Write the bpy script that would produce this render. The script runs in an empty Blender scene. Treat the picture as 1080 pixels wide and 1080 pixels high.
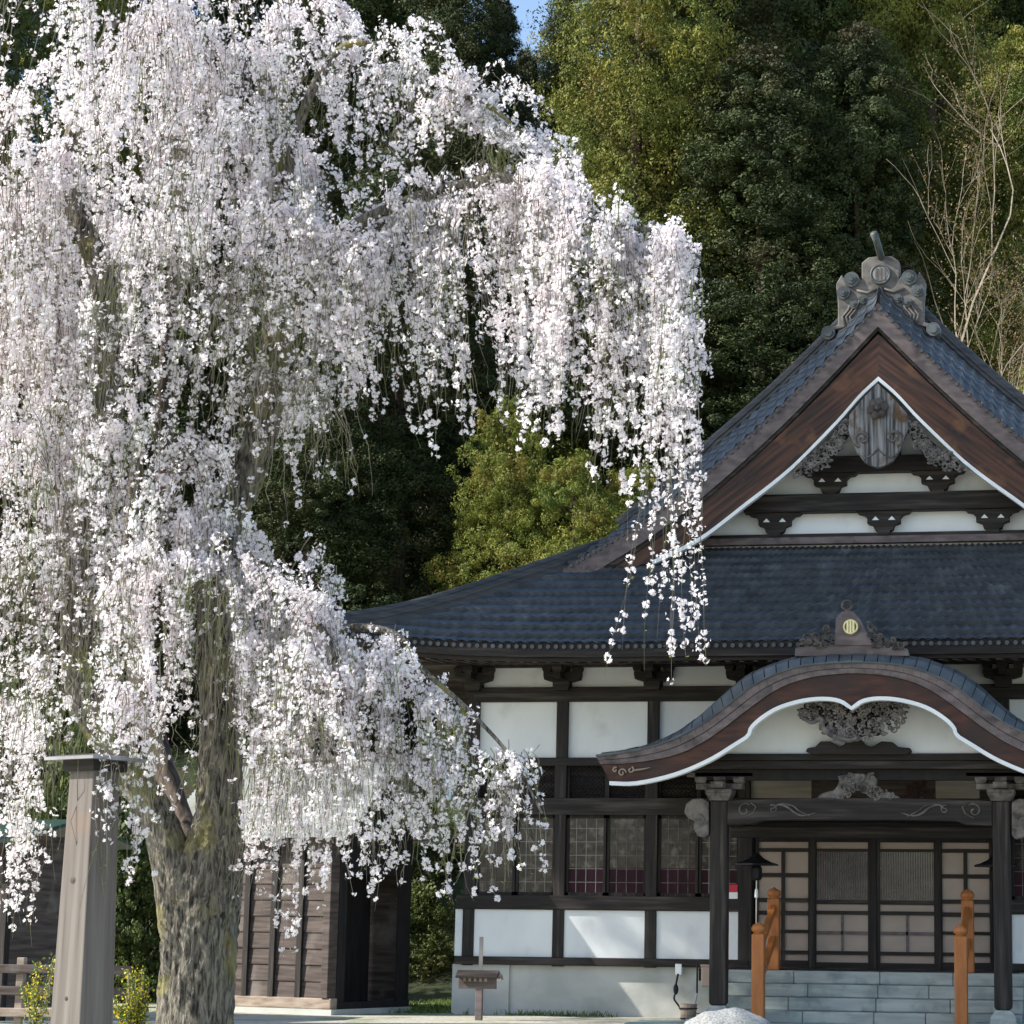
import bpy, math, random
import numpy as np
from mathutils import Vector
random.seed(7); rng = np.random.default_rng(7)
R_ = math.radians
S = bpy.context.scene; COL = S.collection

# ------------------------------------------------------------ camera
F, PX, CZ = 2500.0, 730.0, 1.7
YAW, PIT, ROL = R_(10.3), R_(9.87), R_(.63)
def _rz(a): return np.array([[math.cos(a), -math.sin(a), 0], [math.sin(a), math.cos(a), 0], [0, 0, 1]])
def _rx(a): return np.array([[1, 0, 0], [0, math.cos(a), -math.sin(a)], [0, math.sin(a), math.cos(a)]])
RM = _rz(YAW) @ _rx(math.pi/2+PIT) @ _rz(ROL)
def at(px, py, Y):
    d = RM @ np.array([(px-PX)/F, (540-py)/F, -1.0]); return np.array([0, 0, CZ]) + d*(Y/d[1])
cam = bpy.data.cameras.new('camera'); co = bpy.data.objects.new('camera', cam); COL.objects.link(co)
from mathutils import Matrix
m4 = Matrix([list(r)+[0] for r in RM]+[[0, 0, 0, 1]]); m4.translation = Vector((0, 0, CZ)); co.matrix_world = m4
cam.sensor_width = 36; cam.lens = F/1080*36; cam.shift_x = (540-PX)/1080; cam.clip_end = 2000; cam.clip_start = .5
S.camera = co
# ------------------------------------------------------------ sky, sun, exposure
SUN = Vector((-.80, -.30, .62)).normalized()
w = bpy.data.worlds.new('World'); S.world = w; w.use_nodes = True
nt = w.node_tree; sky = nt.nodes.new('ShaderNodeTexSky'); sky.sky_type = 'NISHITA'; sky.sun_disc = False
sky.sun_elevation = math.asin(SUN.z); sky.sun_rotation = math.atan2(SUN.x, SUN.y)
bg = nt.nodes['Background']; nt.links.new(sky.outputs[0], bg.inputs[0]); bg.inputs[1].default_value = .15
sl = bpy.data.lights.new('sun', 'SUN'); sl.energy = 4.4; sl.angle = R_(.5); sl.color = (1, .95, .87)
so = bpy.data.objects.new('sun', sl); COL.objects.link(so); so.rotation_euler = SUN.to_track_quat('Z', 'Y').to_euler()
S.view_settings.view_transform = 'Standard'; S.view_settings.look = 'None'; S.view_settings.exposure = .90; S.view_settings.gamma = 1
S.cycles.max_bounces = 8; S.cycles.transparent_max_bounces = 4

# ------------------------------------------------------------ materials
def mat(name, c1, c2=None, rough=.7, scale=(4, 4, 4), bump=0.0, bscale=None, detail=6, spec=.4, metal=0, lo=.35, hi=.65,
        c3=None, s3=1.0, lo3=.55, hi3=.7, trans=0, distort=0.0, emis=None, coat=0, rotm=0):
    m = bpy.data.materials.new(name); m.use_nodes = True; n = m.node_tree.nodes; l = m.node_tree.links
    b = n['Principled BSDF']; b.inputs['Roughness'].default_value = rough; b.inputs['Metallic'].default_value = metal
    b.inputs['Specular IOR Level'].default_value = spec
    if coat: b.inputs['Coat Weight'].default_value = coat
    c2 = c2 or c1
    tc = n.new('ShaderNodeTexCoord'); mp = n.new('ShaderNodeMapping'); mp.inputs['Scale'].default_value = scale; mp.inputs['Rotation'].default_value = (0, rotm, 0)
    if rotm: mp.vector_type = 'TEXTURE'; mp.inputs['Scale'].default_value = tuple(1/q for q in scale)
    l.new(tc.outputs['Object'], mp.inputs[0])
    nz = n.new('ShaderNodeTexNoise'); nz.inputs['Scale'].default_value = 1; nz.inputs['Detail'].default_value = detail
    nz.inputs['Distortion'].default_value = distort
    l.new(mp.outputs[0], nz.inputs['Vector'])
    cr = n.new('ShaderNodeValToRGB'); cr.color_ramp.elements[0].position = lo; cr.color_ramp.elements[1].position = hi
    cr.color_ramp.elements[0].color = (*c1, 1); cr.color_ramp.elements[1].color = (*c2, 1)
    l.new(nz.outputs['Fac'], cr.inputs[0]); out = cr.outputs[0]
    if c3:
        n3 = n.new('ShaderNodeTexNoise'); n3.inputs['Scale'].default_value = s3; n3.inputs['Detail'].default_value = 5
        l.new(mp.outputs[0] if s3 < 0 else tc.outputs['Object'], n3.inputs['Vector']); n3.inputs['Scale'].default_value = abs(s3)
        mr = n.new('ShaderNodeMapRange'); mr.inputs[1].default_value = lo3; mr.inputs[2].default_value = hi3
        l.new(n3.outputs['Fac'], mr.inputs[0])
        mx = n.new('ShaderNodeMix'); mx.data_type = 'RGBA'; l.new(mr.outputs[0], mx.inputs[0]); l.new(out, mx.inputs[6])
        mx.inputs[7].default_value = (*c3, 1); out = mx.outputs[2]
    l.new(out, b.inputs['Base Color'])
    if bump:
        if bscale:
            mp2 = n.new('ShaderNodeMapping'); mp2.inputs['Scale'].default_value = bscale; l.new(tc.outputs['Object'], mp2.inputs[0])
            nb = n.new('ShaderNodeTexNoise'); nb.inputs['Scale'].default_value = 1; nb.inputs['Detail'].default_value = 8
            l.new(mp2.outputs[0], nb.inputs['Vector'])
        else: nb = nz
        bp = n.new('ShaderNodeBump'); bp.inputs['Strength'].default_value = 1; bp.inputs['Distance'].default_value = bump
        l.new(nb.outputs['Fac'], bp.inputs['Height']); l.new(bp.outputs[0], b.inputs['Normal'])
    if trans:
        t = n.new('ShaderNodeBsdfTranslucent'); l.new(out, t.inputs[0]); ms = n.new('ShaderNodeMixShader'); ms.inputs[0].default_value = trans
        o = n['Material Output']; l.new(b.outputs[0], ms.inputs[1]); l.new(t.outputs[0], ms.inputs[2]); l.new(ms.outputs[0], o.inputs[0])
    return m
M = {}
M['tile'] = mat('roof_tile', (.036, .044, .054), (.062, .073, .084), rough=.38, scale=(3.5, 3.5, 3.5), c3=(.14, .16, .17), s3=2.2, lo3=.6, hi3=.85, spec=.5, bump=.004, bscale=(30, 30, 30))
def per_tile(m, sx, sy, sz, amt):                        # every tile its own fired tone
    n = m.node_tree.nodes; l = m.node_tree.links; b = n['Principled BSDF']; src = b.inputs['Base Color'].links[0].from_socket
    tc = n.new('ShaderNodeTexCoord'); sn = n.new('ShaderNodeVectorMath'); sn.operation = 'SNAP'; sn.inputs[1].default_value = (sx, sy, sz)
    l.new(tc.outputs['Object'], sn.inputs[0]); wn = n.new('ShaderNodeTexWhiteNoise'); l.new(sn.outputs[0], wn.inputs[0])
    mr = n.new('ShaderNodeMapRange'); mr.inputs[3].default_value = 1-amt; mr.inputs[4].default_value = 1+amt; l.new(wn.outputs[0], mr.inputs[0])
    vm = n.new('ShaderNodeVectorMath'); vm.operation = 'SCALE'; l.new(src, vm.inputs[0]); l.new(mr.outputs[0], vm.inputs[3]); l.new(vm.outputs[0], b.inputs['Base Color'])
    m2 = n.new('ShaderNodeMapRange'); m2.inputs[3].default_value = .32; m2.inputs[4].default_value = .42; l.new(wn.outputs[0], m2.inputs[0]); l.new(m2.outputs[0], b.inputs['Roughness'])
per_tile(M['tile'], .22, .45, 9, .14)
M['ridge'] = mat('ridge_tile', (.032, .034, .038), (.075, .072, .070), rough=.6, scale=(2, 2, 14), bump=.004)
M['copper'] = mat('dark_copper_sheet', (.05, .062, .068), (.11, .125, .125), rough=.4, scale=(3, 3, 3), metal=.3, spec=.5)
M['fascia'] = mat('weathered_fascia', (.09, .07, .068), (.17, .135, .13), rough=.65, scale=(3, 3, 8), bump=.003, c3=(.05, .04, .04), s3=3)
M['barge'] = mat('red_brown_boards', (.03, .012, .008), (.085, .03, .016), rough=.6, scale=(2.2, 2.2, 9), c3=(.03, .016, .012), s3=1.6, lo3=.45, hi3=.7, bump=.004, bscale=(4, 4, 40))
for nm_, rt_ in (('barge_l', R_(-38)), ('barge_r', R_(38))):
    M[nm_] = mat('worn_slanted_boards', (.018, .009, .006), (.095, .036, .018), rough=.6, scale=(.8, 6, 14), rotm=rt_, c3=(.22, .10, .04), s3=1.3, lo3=.6, hi3=.8, bump=.004, detail=9)
M['wood_h'] = mat('dark_weathered_beam_wood', (.007, .005, .004), (.024, .017, .014), rough=.7, scale=(1.5, 8, 22), bump=.005, c3=(.085, .072, .062), s3=-.45, lo3=.52, hi3=.8)
M['wood_v'] = mat('dark_weathered_post_wood', (.007, .005, .004), (.024, .017, .014), rough=.7, scale=(22, 22, 1.3), bump=.005, c3=(.085, .072, .062), s3=-.45, lo3=.52, hi3=.8)
M['carve'] = mat('grey_carved_wood', (.06, .052, .048), (.19, .17, .155), rough=.75, scale=(7, 7, 7), bump=.01, bscale=(25, 25, 25))
M['carve_dark'] = mat('dark_carved_wood', (.03, .025, .023), (.10, .088, .08), rough=.7, scale=(7, 7, 7), bump=.01, bscale=(25, 25, 25))
M['pendant'] = mat('weathered_pendant_board', (.03, .032, .036), (.28, .275, .27), rough=.8, scale=(20, 20, .9), bump=.006, c3=(.09, .05, .025), s3=3, lo3=.52, hi3=.66)
M['plaster'] = mat('white_plaster', (.72, .74, .74), (.82, .83, .82), rough=.9, scale=(1.2, 1.2, .6), bump=.004, bscale=(7, 7, 7), c3=(.60, .61, .59), s3=1.6, lo3=.58, hi3=.8)
M['white'] = mat('white_painted_edge', (.70, .74, .75), (.82, .83, .82), rough=.6, scale=(3, 3, 3))
M['beige'] = mat('beige_transom_board', (.28, .25, .21), (.38, .35, .30), rough=.8, scale=(1, 1, 12))
M['concrete'] = mat('pale_concrete', (.40, .41, .38), (.52, .52, .48), rough=.92, scale=(1.1, 1.1, 1.6), bump=.004, bscale=(16, 16, 16), c3=(.30, .31, .28), s3=.9, lo3=.52, hi3=.72)
M['step'] = mat('grey_green_step_stone', (.28, .31, .29), (.41, .44, .41), rough=.75, scale=(1.3, 3, 9), bump=.004, c3=(.2, .235, .225), s3=3.1, lo3=.5, hi3=.7)
M['granite'] = mat('speckled_pale_granite', (.16, .165, .165), (.34, .35, .35), rough=.8, scale=(40, 40, 40), detail=3, bump=.01, bscale=(9, 9, 9), c3=(.28, .29, .28), s3=5)
M['orange'] = mat('orange_brown_painted_wood', (.34, .115, .03), (.44, .16, .045), rough=.5, scale=(8, 8, 2), bump=.002)
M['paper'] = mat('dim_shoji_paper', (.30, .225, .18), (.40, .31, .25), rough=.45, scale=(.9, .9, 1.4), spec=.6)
M['slat_glass'] = mat('dark_door_glass', (.012, .012, .014), (.05, .05, .05), rough=.12, scale=(3, 3, 3), spec=.8)
M['glass'] = mat('old_glass_painted_reflections', (.008, .007, .007), (.045, .036, .03), rough=.12, scale=(7, 7, 7), spec=.3, c3=(.16, .14, .12), s3=6, lo3=.52, hi3=.72, bump=.0012, bscale=(6, 6, 6))  # pale mottled patches painted in place of tree reflections
M['cloth'] = mat('maroon_curtain', (.035, .008, .014), (.02, .005, .009), rough=.9, scale=(12, 2, 1))
M['muntin'] = mat('grey_window_bars', (.22, .21, .2), rough=.6)
M['gold'] = mat('pale_gold_crest', (.72, .62, .28), (.85, .76, .42), rough=.35, scale=(8, 8, 8), metal=.3)
M['ornament'] = mat('grey_brown_ornament', (.07, .064, .06), (.165, .15, .138), rough=.7, scale=(3, 3, 6), bump=.004, bscale=(12, 12, 12))
M['ornament_b'] = mat('bluish_ornament_knob', (.045, .052, .054), (.10, .112, .115), rough=.5, scale=(6, 6, 6))
M['bark'] = mat('cherry_bark', (.022, .019, .015), (.23, .21, .17), rough=.92, scale=(28, 28, 5), lo=.36, hi=.66, bump=.03, bscale=(45, 45, 16), c3=(.21, .19, .06), s3=1.9, lo3=.54, hi3=.7, distort=.5, detail=10)
M['bark_dark'] = mat('dark_limb_bark', (.028, .02, .016), (.12, .09, .07), rough=.9, scale=(12, 12, 2), bump=.03)
M['twig'] = mat('grey_twigs', (.12, .10, .075), (.34, .30, .24), rough=.8, scale=(4, 4, 4), c3=(.18, .19, .07), s3=2, lo3=.5, hi3=.6)
M['petal'] = mat('white_pink_petals', (.90, .845, .87), (.94, .92, .928), rough=.6, scale=(2, 2, 2), trans=.45, spec=.1)
M['pink'] = mat('pink_flower_buds', (.70, .42, .48), (.82, .62, .66), rough=.6, trans=.3)
M['bud'] = mat('fresh_green_buds', (.16, .2, .05), (.28, .3, .1), rough=.6, scale=(5, 5, 5), trans=.3)
M['post_grey'] = mat('silvery_bare_timber', (.085, .07, .06), (.19, .168, .15), rough=.8, scale=(16, 16, .5), lo=.25, hi=.75, bump=.003, c3=(.22, .13, .08), s3=.9, lo3=.55, hi3=.75)
M['metal_cap'] = mat('dull_metal_sheet', (.16, .16, .18), (.3, .3, .33), rough=.35, scale=(3, 3, 3), metal=.7)
M['shed_roof'] = mat('pale_ribbed_roof_sheet', (.22, .235, .225), (.33, .345, .33), rough=.5, scale=(2, 2, 3), metal=.1, c3=(.2, .2, .17), s3=1.2)
M['plank'] = mat('brown_wall_planks', (.042, .031, .026), (.115, .088, .075), rough=.8, scale=(1.2, 1.2, 14), bump=.005, c3=(.20, .17, .15), s3=1.5, lo3=.55, hi3=.75)
M['black'] = mat('nearly_black_wood_and_shade', (.008, .007, .007), (.02, .016, .015), rough=.8, scale=(10, 10, 2))  # also paints the shade on the shed's open side
M['green_roof'] = mat('green_sheet_roof', (.009, .032, .02), (.018, .055, .034), rough=.45, scale=(3, 3, 3), spec=.5)
M['rail_wood'] = mat('pale_fence_wood', (.20, .15, .11), (.36, .29, .23), rough=.8, scale=(3, 3, 12), bump=.004)
M['lamp_glass'] = mat('blue_grey_lamp_glass', (.25, .36, .45), (.45, .55, .62), rough=.15, scale=(6, 6, 6), spec=.7)
M['red'] = mat('red_plate', (.5, .02, .04), rough=.5)
M['iron'] = mat('dark_iron', (.02, .02, .022), rough=.5, metal=.6)
M['alu'] = mat('dull_aluminium', (.4, .41, .42), rough=.4, metal=.8)
M['tan'] = mat('tan_plastic', (.42, .31, .24), rough=.6)
M['teal'] = mat('worn_green_concrete', (.17, .25, .23), (.27, .34, .31), rough=.9, scale=(2, 2, 2), bump=.003)
M['yellow'] = mat('yellow_forsythia_flowers', (.75, .6, .03), (.85, .72, .08), rough=.6, trans=.3)
M['leaf_fresh'] = mat('fresh_shrub_leaves', (.07, .13, .025), (.15, .2, .04), rough=.6, scale=(4, 4, 4), trans=.3)
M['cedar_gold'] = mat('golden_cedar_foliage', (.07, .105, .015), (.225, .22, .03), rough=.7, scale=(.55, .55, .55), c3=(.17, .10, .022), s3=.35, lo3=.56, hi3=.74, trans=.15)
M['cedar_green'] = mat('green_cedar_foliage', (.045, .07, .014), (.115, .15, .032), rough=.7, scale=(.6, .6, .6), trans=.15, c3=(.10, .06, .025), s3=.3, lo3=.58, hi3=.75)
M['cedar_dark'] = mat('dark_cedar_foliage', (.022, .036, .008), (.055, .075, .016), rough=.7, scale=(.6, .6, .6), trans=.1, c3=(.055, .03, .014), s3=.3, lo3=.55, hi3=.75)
M['cypress'] = mat('bright_yellow_green_foliage', (.10, .15, .02), (.26, .26, .04), rough=.65, scale=(.8, .8, .8), trans=.25, c3=(.22, .15, .03), s3=.5, lo3=.55, hi3=.7)
M['trunk_cedar'] = mat('cedar_trunk_bark', (.05, .03, .02), (.12, .08, .06), rough=.9, scale=(9, 9, 1), bump=.03)
M['pale_twig'] = mat('pale_brown_branches', (.13, .11, .08), (.26, .225, .17), rough=.8, scale=(2, 2, 2))
M['red_bud'] = mat('reddish_brown_buds', (.15, .10, .045), (.24, .17, .07), rough=.7, scale=(1, 1, 1), trans=.3)

# ------------------------------------------------------------ builders
class MB:
    def __init__(s): s.v = []; s.f = []
    def add(s, v, f):
        n = len(s.v); s.v += [tuple(map(float, p)) for p in v]; s.f += [tuple(i+n for i in q) for q in f]; return s
    def box(s, x0, x1, y0, y1, z0, z1):
        return s.add([(x0, y0, z0), (x1, y0, z0), (x1, y1, z0), (x0, y1, z0), (x0, y0, z1), (x1, y0, z1), (x1, y1, z1), (x0, y1, z1)],
              [(0, 3, 2, 1), (4, 5, 6, 7), (0, 1, 5, 4), (1, 2, 6, 5), (2, 3, 7, 6), (3, 0, 4, 7)])
    def prism(s, pts, y0, y1):                     # outline in x,z extruded along y
        a = sum(pts[i][0]*pts[(i+1) % len(pts)][1]-pts[(i+1) % len(pts)][0]*pts[i][1] for i in range(len(pts)))
        if a < 0: pts = pts[::-1]
        n = len(pts); v = [(p[0], y0, p[1]) for p in pts]+[(p[0], y1, p[1]) for p in pts]
        return s.add(v, [tuple(range(n)), tuple(range(2*n-1, n-1, -1))]+[(i, i+n, (i+1) % n+n, (i+1) % n) for i in range(n)])
    def band(s, top, bot, y0, y1):                 # closed strip between two x,z curves
        n = len(top); v = []
        for y in (y0, y1):
            v += [(p[0], y, p[1]) for p in top]+[(p[0], y, p[1]) for p in bot]
        f = []
        for i in range(n-1):
            f += [(i, n+i, n+i+1, i+1), (2*n+i, 2*n+i+1, 3*n+i+1, 3*n+i), (i, i+1, 2*n+i+1, 2*n+i), (n+i, 3*n+i, 3*n+i+1, n+i+1)]
        f += [(0, 2*n, 3*n, n), (n-1, 2*n-1, 4*n-1, 3*n-1)]
        return s.add(v, f)
    def tube(s, P, r, n=8, cap=True):
        P = [Vector(p) for p in P]; m = len(P)
        if not hasattr(r, '__len__'): r = [r]*m
        up = Vector((0.03, 1, 0.02)); v = []; f = []
        for i, p in enumerate(P):
            t = (P[min(i+1, m-1)]-P[max(i-1, 0)]).normalized()
            a = t.cross(up)
            if a.length < .05: a = t.cross(Vector((1, 0, 0)))
            a.normalize(); b = t.cross(a)
            for k in range(n):
                an = 2*math.pi*k/n; v.append(p+a*(r[i]*math.cos(an))+b*(r[i]*math.sin(an)))
        for i in range(m-1):
            for k in range(n): f.append((i*n+k, i*n+(k+1) % n, (i+1)*n+(k+1) % n, (i+1)*n+k))
        if cap: f += [tuple(range(n-1, -1, -1)), tuple(range((m-1)*n, m*n))]
        return s.add(v, f)
    def lathe(s, prof, cx, cy, n=12, rot=0):       # prof [(r,z)]
        v = []; f = []
        for r, z in prof:
            for k in range(n):
                a = 2*math.pi*(k+rot)/n; v.append((cx+r*math.cos(a), cy+r*math.sin(a), z))
        m = len(prof)
        for i in range(m-1):
            for k in range(n): f.append((i*n+k, i*n+(k+1) % n, (i+1)*n+(k+1) % n, (i+1)*n+k))
        f += [tuple(range(n-1, -1, -1)), tuple(range((m-1)*n, m*n))]
        return s.add(v, f)
    def disc(s, cx, cz, r, y0, y1, n=20):
        return s.prism([(cx+r*math.cos(2*math.pi*k/n), cz+r*math.sin(2*math.pi*k/n)) for k in range(n)], y0, y1)
    def ball(s, c, r, sq=(1, 1, 1), n=10, m=6):
        v = []; f = []
        for i in range(m+1):
            th = math.pi*i/m
            for k in range(n):
                a = 2*math.pi*k/n; v.append((c[0]+r*sq[0]*math.sin(th)*math.cos(a), c[1]+r*sq[1]*math.sin(th)*math.sin(a), c[2]+r*sq[2]*math.cos(th)))
        for i in range(m):
            for k in range(n): f.append((i*n+k, (i+1)*n+k, (i+1)*n+(k+1) % n, i*n+(k+1) % n))
        return s.add(v, f)
    def build(s, name, m, parent=None, smooth=False, bevel=0):
        me = bpy.data.meshes.new(name); me.from_pydata(s.v, [], s.f); me.update(); me.materials.append(m)
        if smooth: me.polygons.foreach_set('use_smooth', [True]*len(me.polygons))
        o = bpy.data.objects.new(name, me); COL.objects.link(o)
        if parent: o.parent = parent
        if bevel:
            b = o.modifiers.new('bevel', 'BEVEL'); b.width = bevel; b.segments = 2; b.limit_method = 'ANGLE'
        return o
def npmesh(name, V, Q, m, parent=None, smooth=False):      # numpy quads
    me = bpy.data.meshes.new(name); V = np.asarray(V, np.float32); Q = np.asarray(Q, np.int32)
    k = Q.shape[1]
    me.vertices.add(len(V)); me.vertices.foreach_set('co', V.ravel()); me.loops.add(Q.size); me.loops.foreach_set('vertex_index', Q.ravel())
    me.polygons.add(len(Q)); me.polygons.foreach_set('loop_start', np.arange(0, Q.size, k, dtype=np.int32))
    me.polygons.foreach_set('use_smooth', np.full(len(Q), smooth)); me.update(calc_edges=True); me.materials.append(m)
    o = bpy.data.objects.new(name, me); COL.objects.link(o)
    if parent: o.parent = parent
    return o
def tag(o, label=None, cat=None, group=None, kind=None):
    if label: o['label'] = label
    if cat: o['category'] = cat
    if group: o['group'] = group
    if kind: o['kind'] = kind
    return o
def empty(name, loc, rz=0):
    o = bpy.data.objects.new(name, None); COL.objects.link(o); o.location = loc; o.rotation_euler = (0, 0, rz); o.empty_display_size = .3; return o
def copy_tree(o, parent=None):
    c = o.copy(); COL.objects.link(c)
    if parent: c.parent = parent
    for ch in list(o.children): copy_tree(ch, c)
    return c
def catmull(P, n=8):
    P = [np.array(p, float) for p in P]; out = []
    Q = [2*P[0]-P[1]]+P+[2*P[-1]-P[-2]]
    for i in range(1, len(Q)-2):
        for k in range(n):
            t = k/n; a, b, c, d = Q[i-1], Q[i], Q[i+1], Q[i+2]
            out.append(.5*((2*b)+(c-a)*t+(2*a-5*b+4*c-d)*t*t+(3*b-a-3*c+d)*t**3))
    out.append(P[-1]); return out
def resample(P, n):
    P = np.array(P, float); d = np.r_[0, np.cumsum(np.linalg.norm(np.diff(P, axis=0), axis=1))]
    t = np.linspace(0, d[-1], n); return np.stack([np.interp(t, d, P[:, k]) for k in range(P.shape[1])], 1)
def spiral(cx, cz, r, turns=1.4, dirn=1, a0=0, y=0, n=18):
    return [(cx+dirn*r*(1-.85*i/n)*math.cos(a0+turns*2*math.pi*i/n), y, cz+r*(1-.85*i/n)*math.sin(a0+turns*2*math.pi*i/n)) for i in range(n+1)]
def openwork(mb, poly, y, n, rr, thick, seed=1):            # carved scrolls and leaves filling an outline
    r = random.Random(seed); xs = [p[0] for p in poly]; zs = [p[1] for p in poly]
    def inside(x, z):
        c = False; j = len(poly)-1
        for i in range(len(poly)):
            if (poly[i][1] > z) != (poly[j][1] > z) and x < (poly[j][0]-poly[i][0])*(z-poly[i][1])/(poly[j][1]-poly[i][1])+poly[i][0]: c = not c
            j = i
        return c
    done = []; tries = 0
    while len(done) < n and tries < 6000:
        tries += 1; x = r.uniform(min(xs), max(xs)); z = r.uniform(min(zs), max(zs)); q = r.uniform(rr*.6, rr*1.25)
        if not inside(x, z) or any((x-a)**2+(z-b)**2 < (q*.8)**2 for a, b in done): continue
        done.append((x, z)); yy = y+r.uniform(-.03, .03)
        P = spiral(x, z, q, r.uniform(.9, 1.6), r.choice((1, -1)), r.uniform(0, 6.3), yy)
        mb.tube(P, [thick*(1.0-.55*i/len(P)) for i in range(len(P))], 5)
        a = r.uniform(0, 6.3)
        mb.ball((x+q*math.cos(a), yy-.01, z+q*math.sin(a)), thick*1.6, (1.3, .7, .8), 6, 4)
    return mb
# ------------------------------------------------------------ ground and terrain
YW = 44.0; XC = -4.519
def L(px, py, v):
    p = at(px, py, YW+v); return float(p[0]-XC), float(p[2])
def hill_h(x, y):
    y0 = 50 if x < -13 else (50+(x+13)*2.0 if x < -6 else 64)
    d = max(0, y-y0); h = .42*d if d < 60 else 25.2+.15*(d-60)
    if d > 0: h += .5*math.sin(x*.31+y*.17)*min(1, d/6)+.25*math.sin(x*.9-y*.6)*min(1, d/4)
    return h
def grid(name, xs, ys, fn, m, kind):
    V = [(x, y, fn(x, y)) for y in ys for x in xs]; n = len(xs)
    Q = [(j*n+i, j*n+i+1, (j+1)*n+i+1, (j+1)*n+i) for j in range(len(ys)-1) for i in range(n-1)]
    return tag(npmesh(name, V, Q, m, smooth=True), kind=kind)
gm = mat('gravel_and_moss', (.36, .34, .27), (.54, .52, .44), rough=.95, scale=(9, 9, 9), bump=.02, bscale=(30, 30, 30), c3=(.20, .24, .10), s3=.8, lo3=.5, hi3=.66)
hm = mat('shade_darkened_forest_floor', (.016, .03, .008), (.035, .045, .014), rough=.95, scale=(1.5, 1.5, 1.5), bump=.05, bscale=(6, 6, 6), c3=(.06, .035, .022), s3=.5, lo3=.55, hi3=.7)  # brown floor darkened all over to stand for woodland shade
o = MB().add([(-400, -150, 0), (400, -150, 0), (400, 500, 0), (-400, 500, 0)], [(0, 1, 2, 3)]).build('ground', gm); o['kind'] = 'structure'
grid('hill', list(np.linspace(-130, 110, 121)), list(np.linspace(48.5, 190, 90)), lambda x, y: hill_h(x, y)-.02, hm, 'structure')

# ------------------------------------------------------------ temple hall
H = tag(empty('temple_hall', (XC, YW, 0)), 'dark timber temple hall with white plaster panels and blue-grey tiled gable roof', 'temple')
def bx(name, x0, x1, y0, y1, z0, z1, m, par=None, bev=0): return MB().box(x0, x1, y0, y1, z0, z1).build(name, M[m], par or H, bevel=bev)
mir = lambda P: [(-p[0], p[1]) for p in P]
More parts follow.
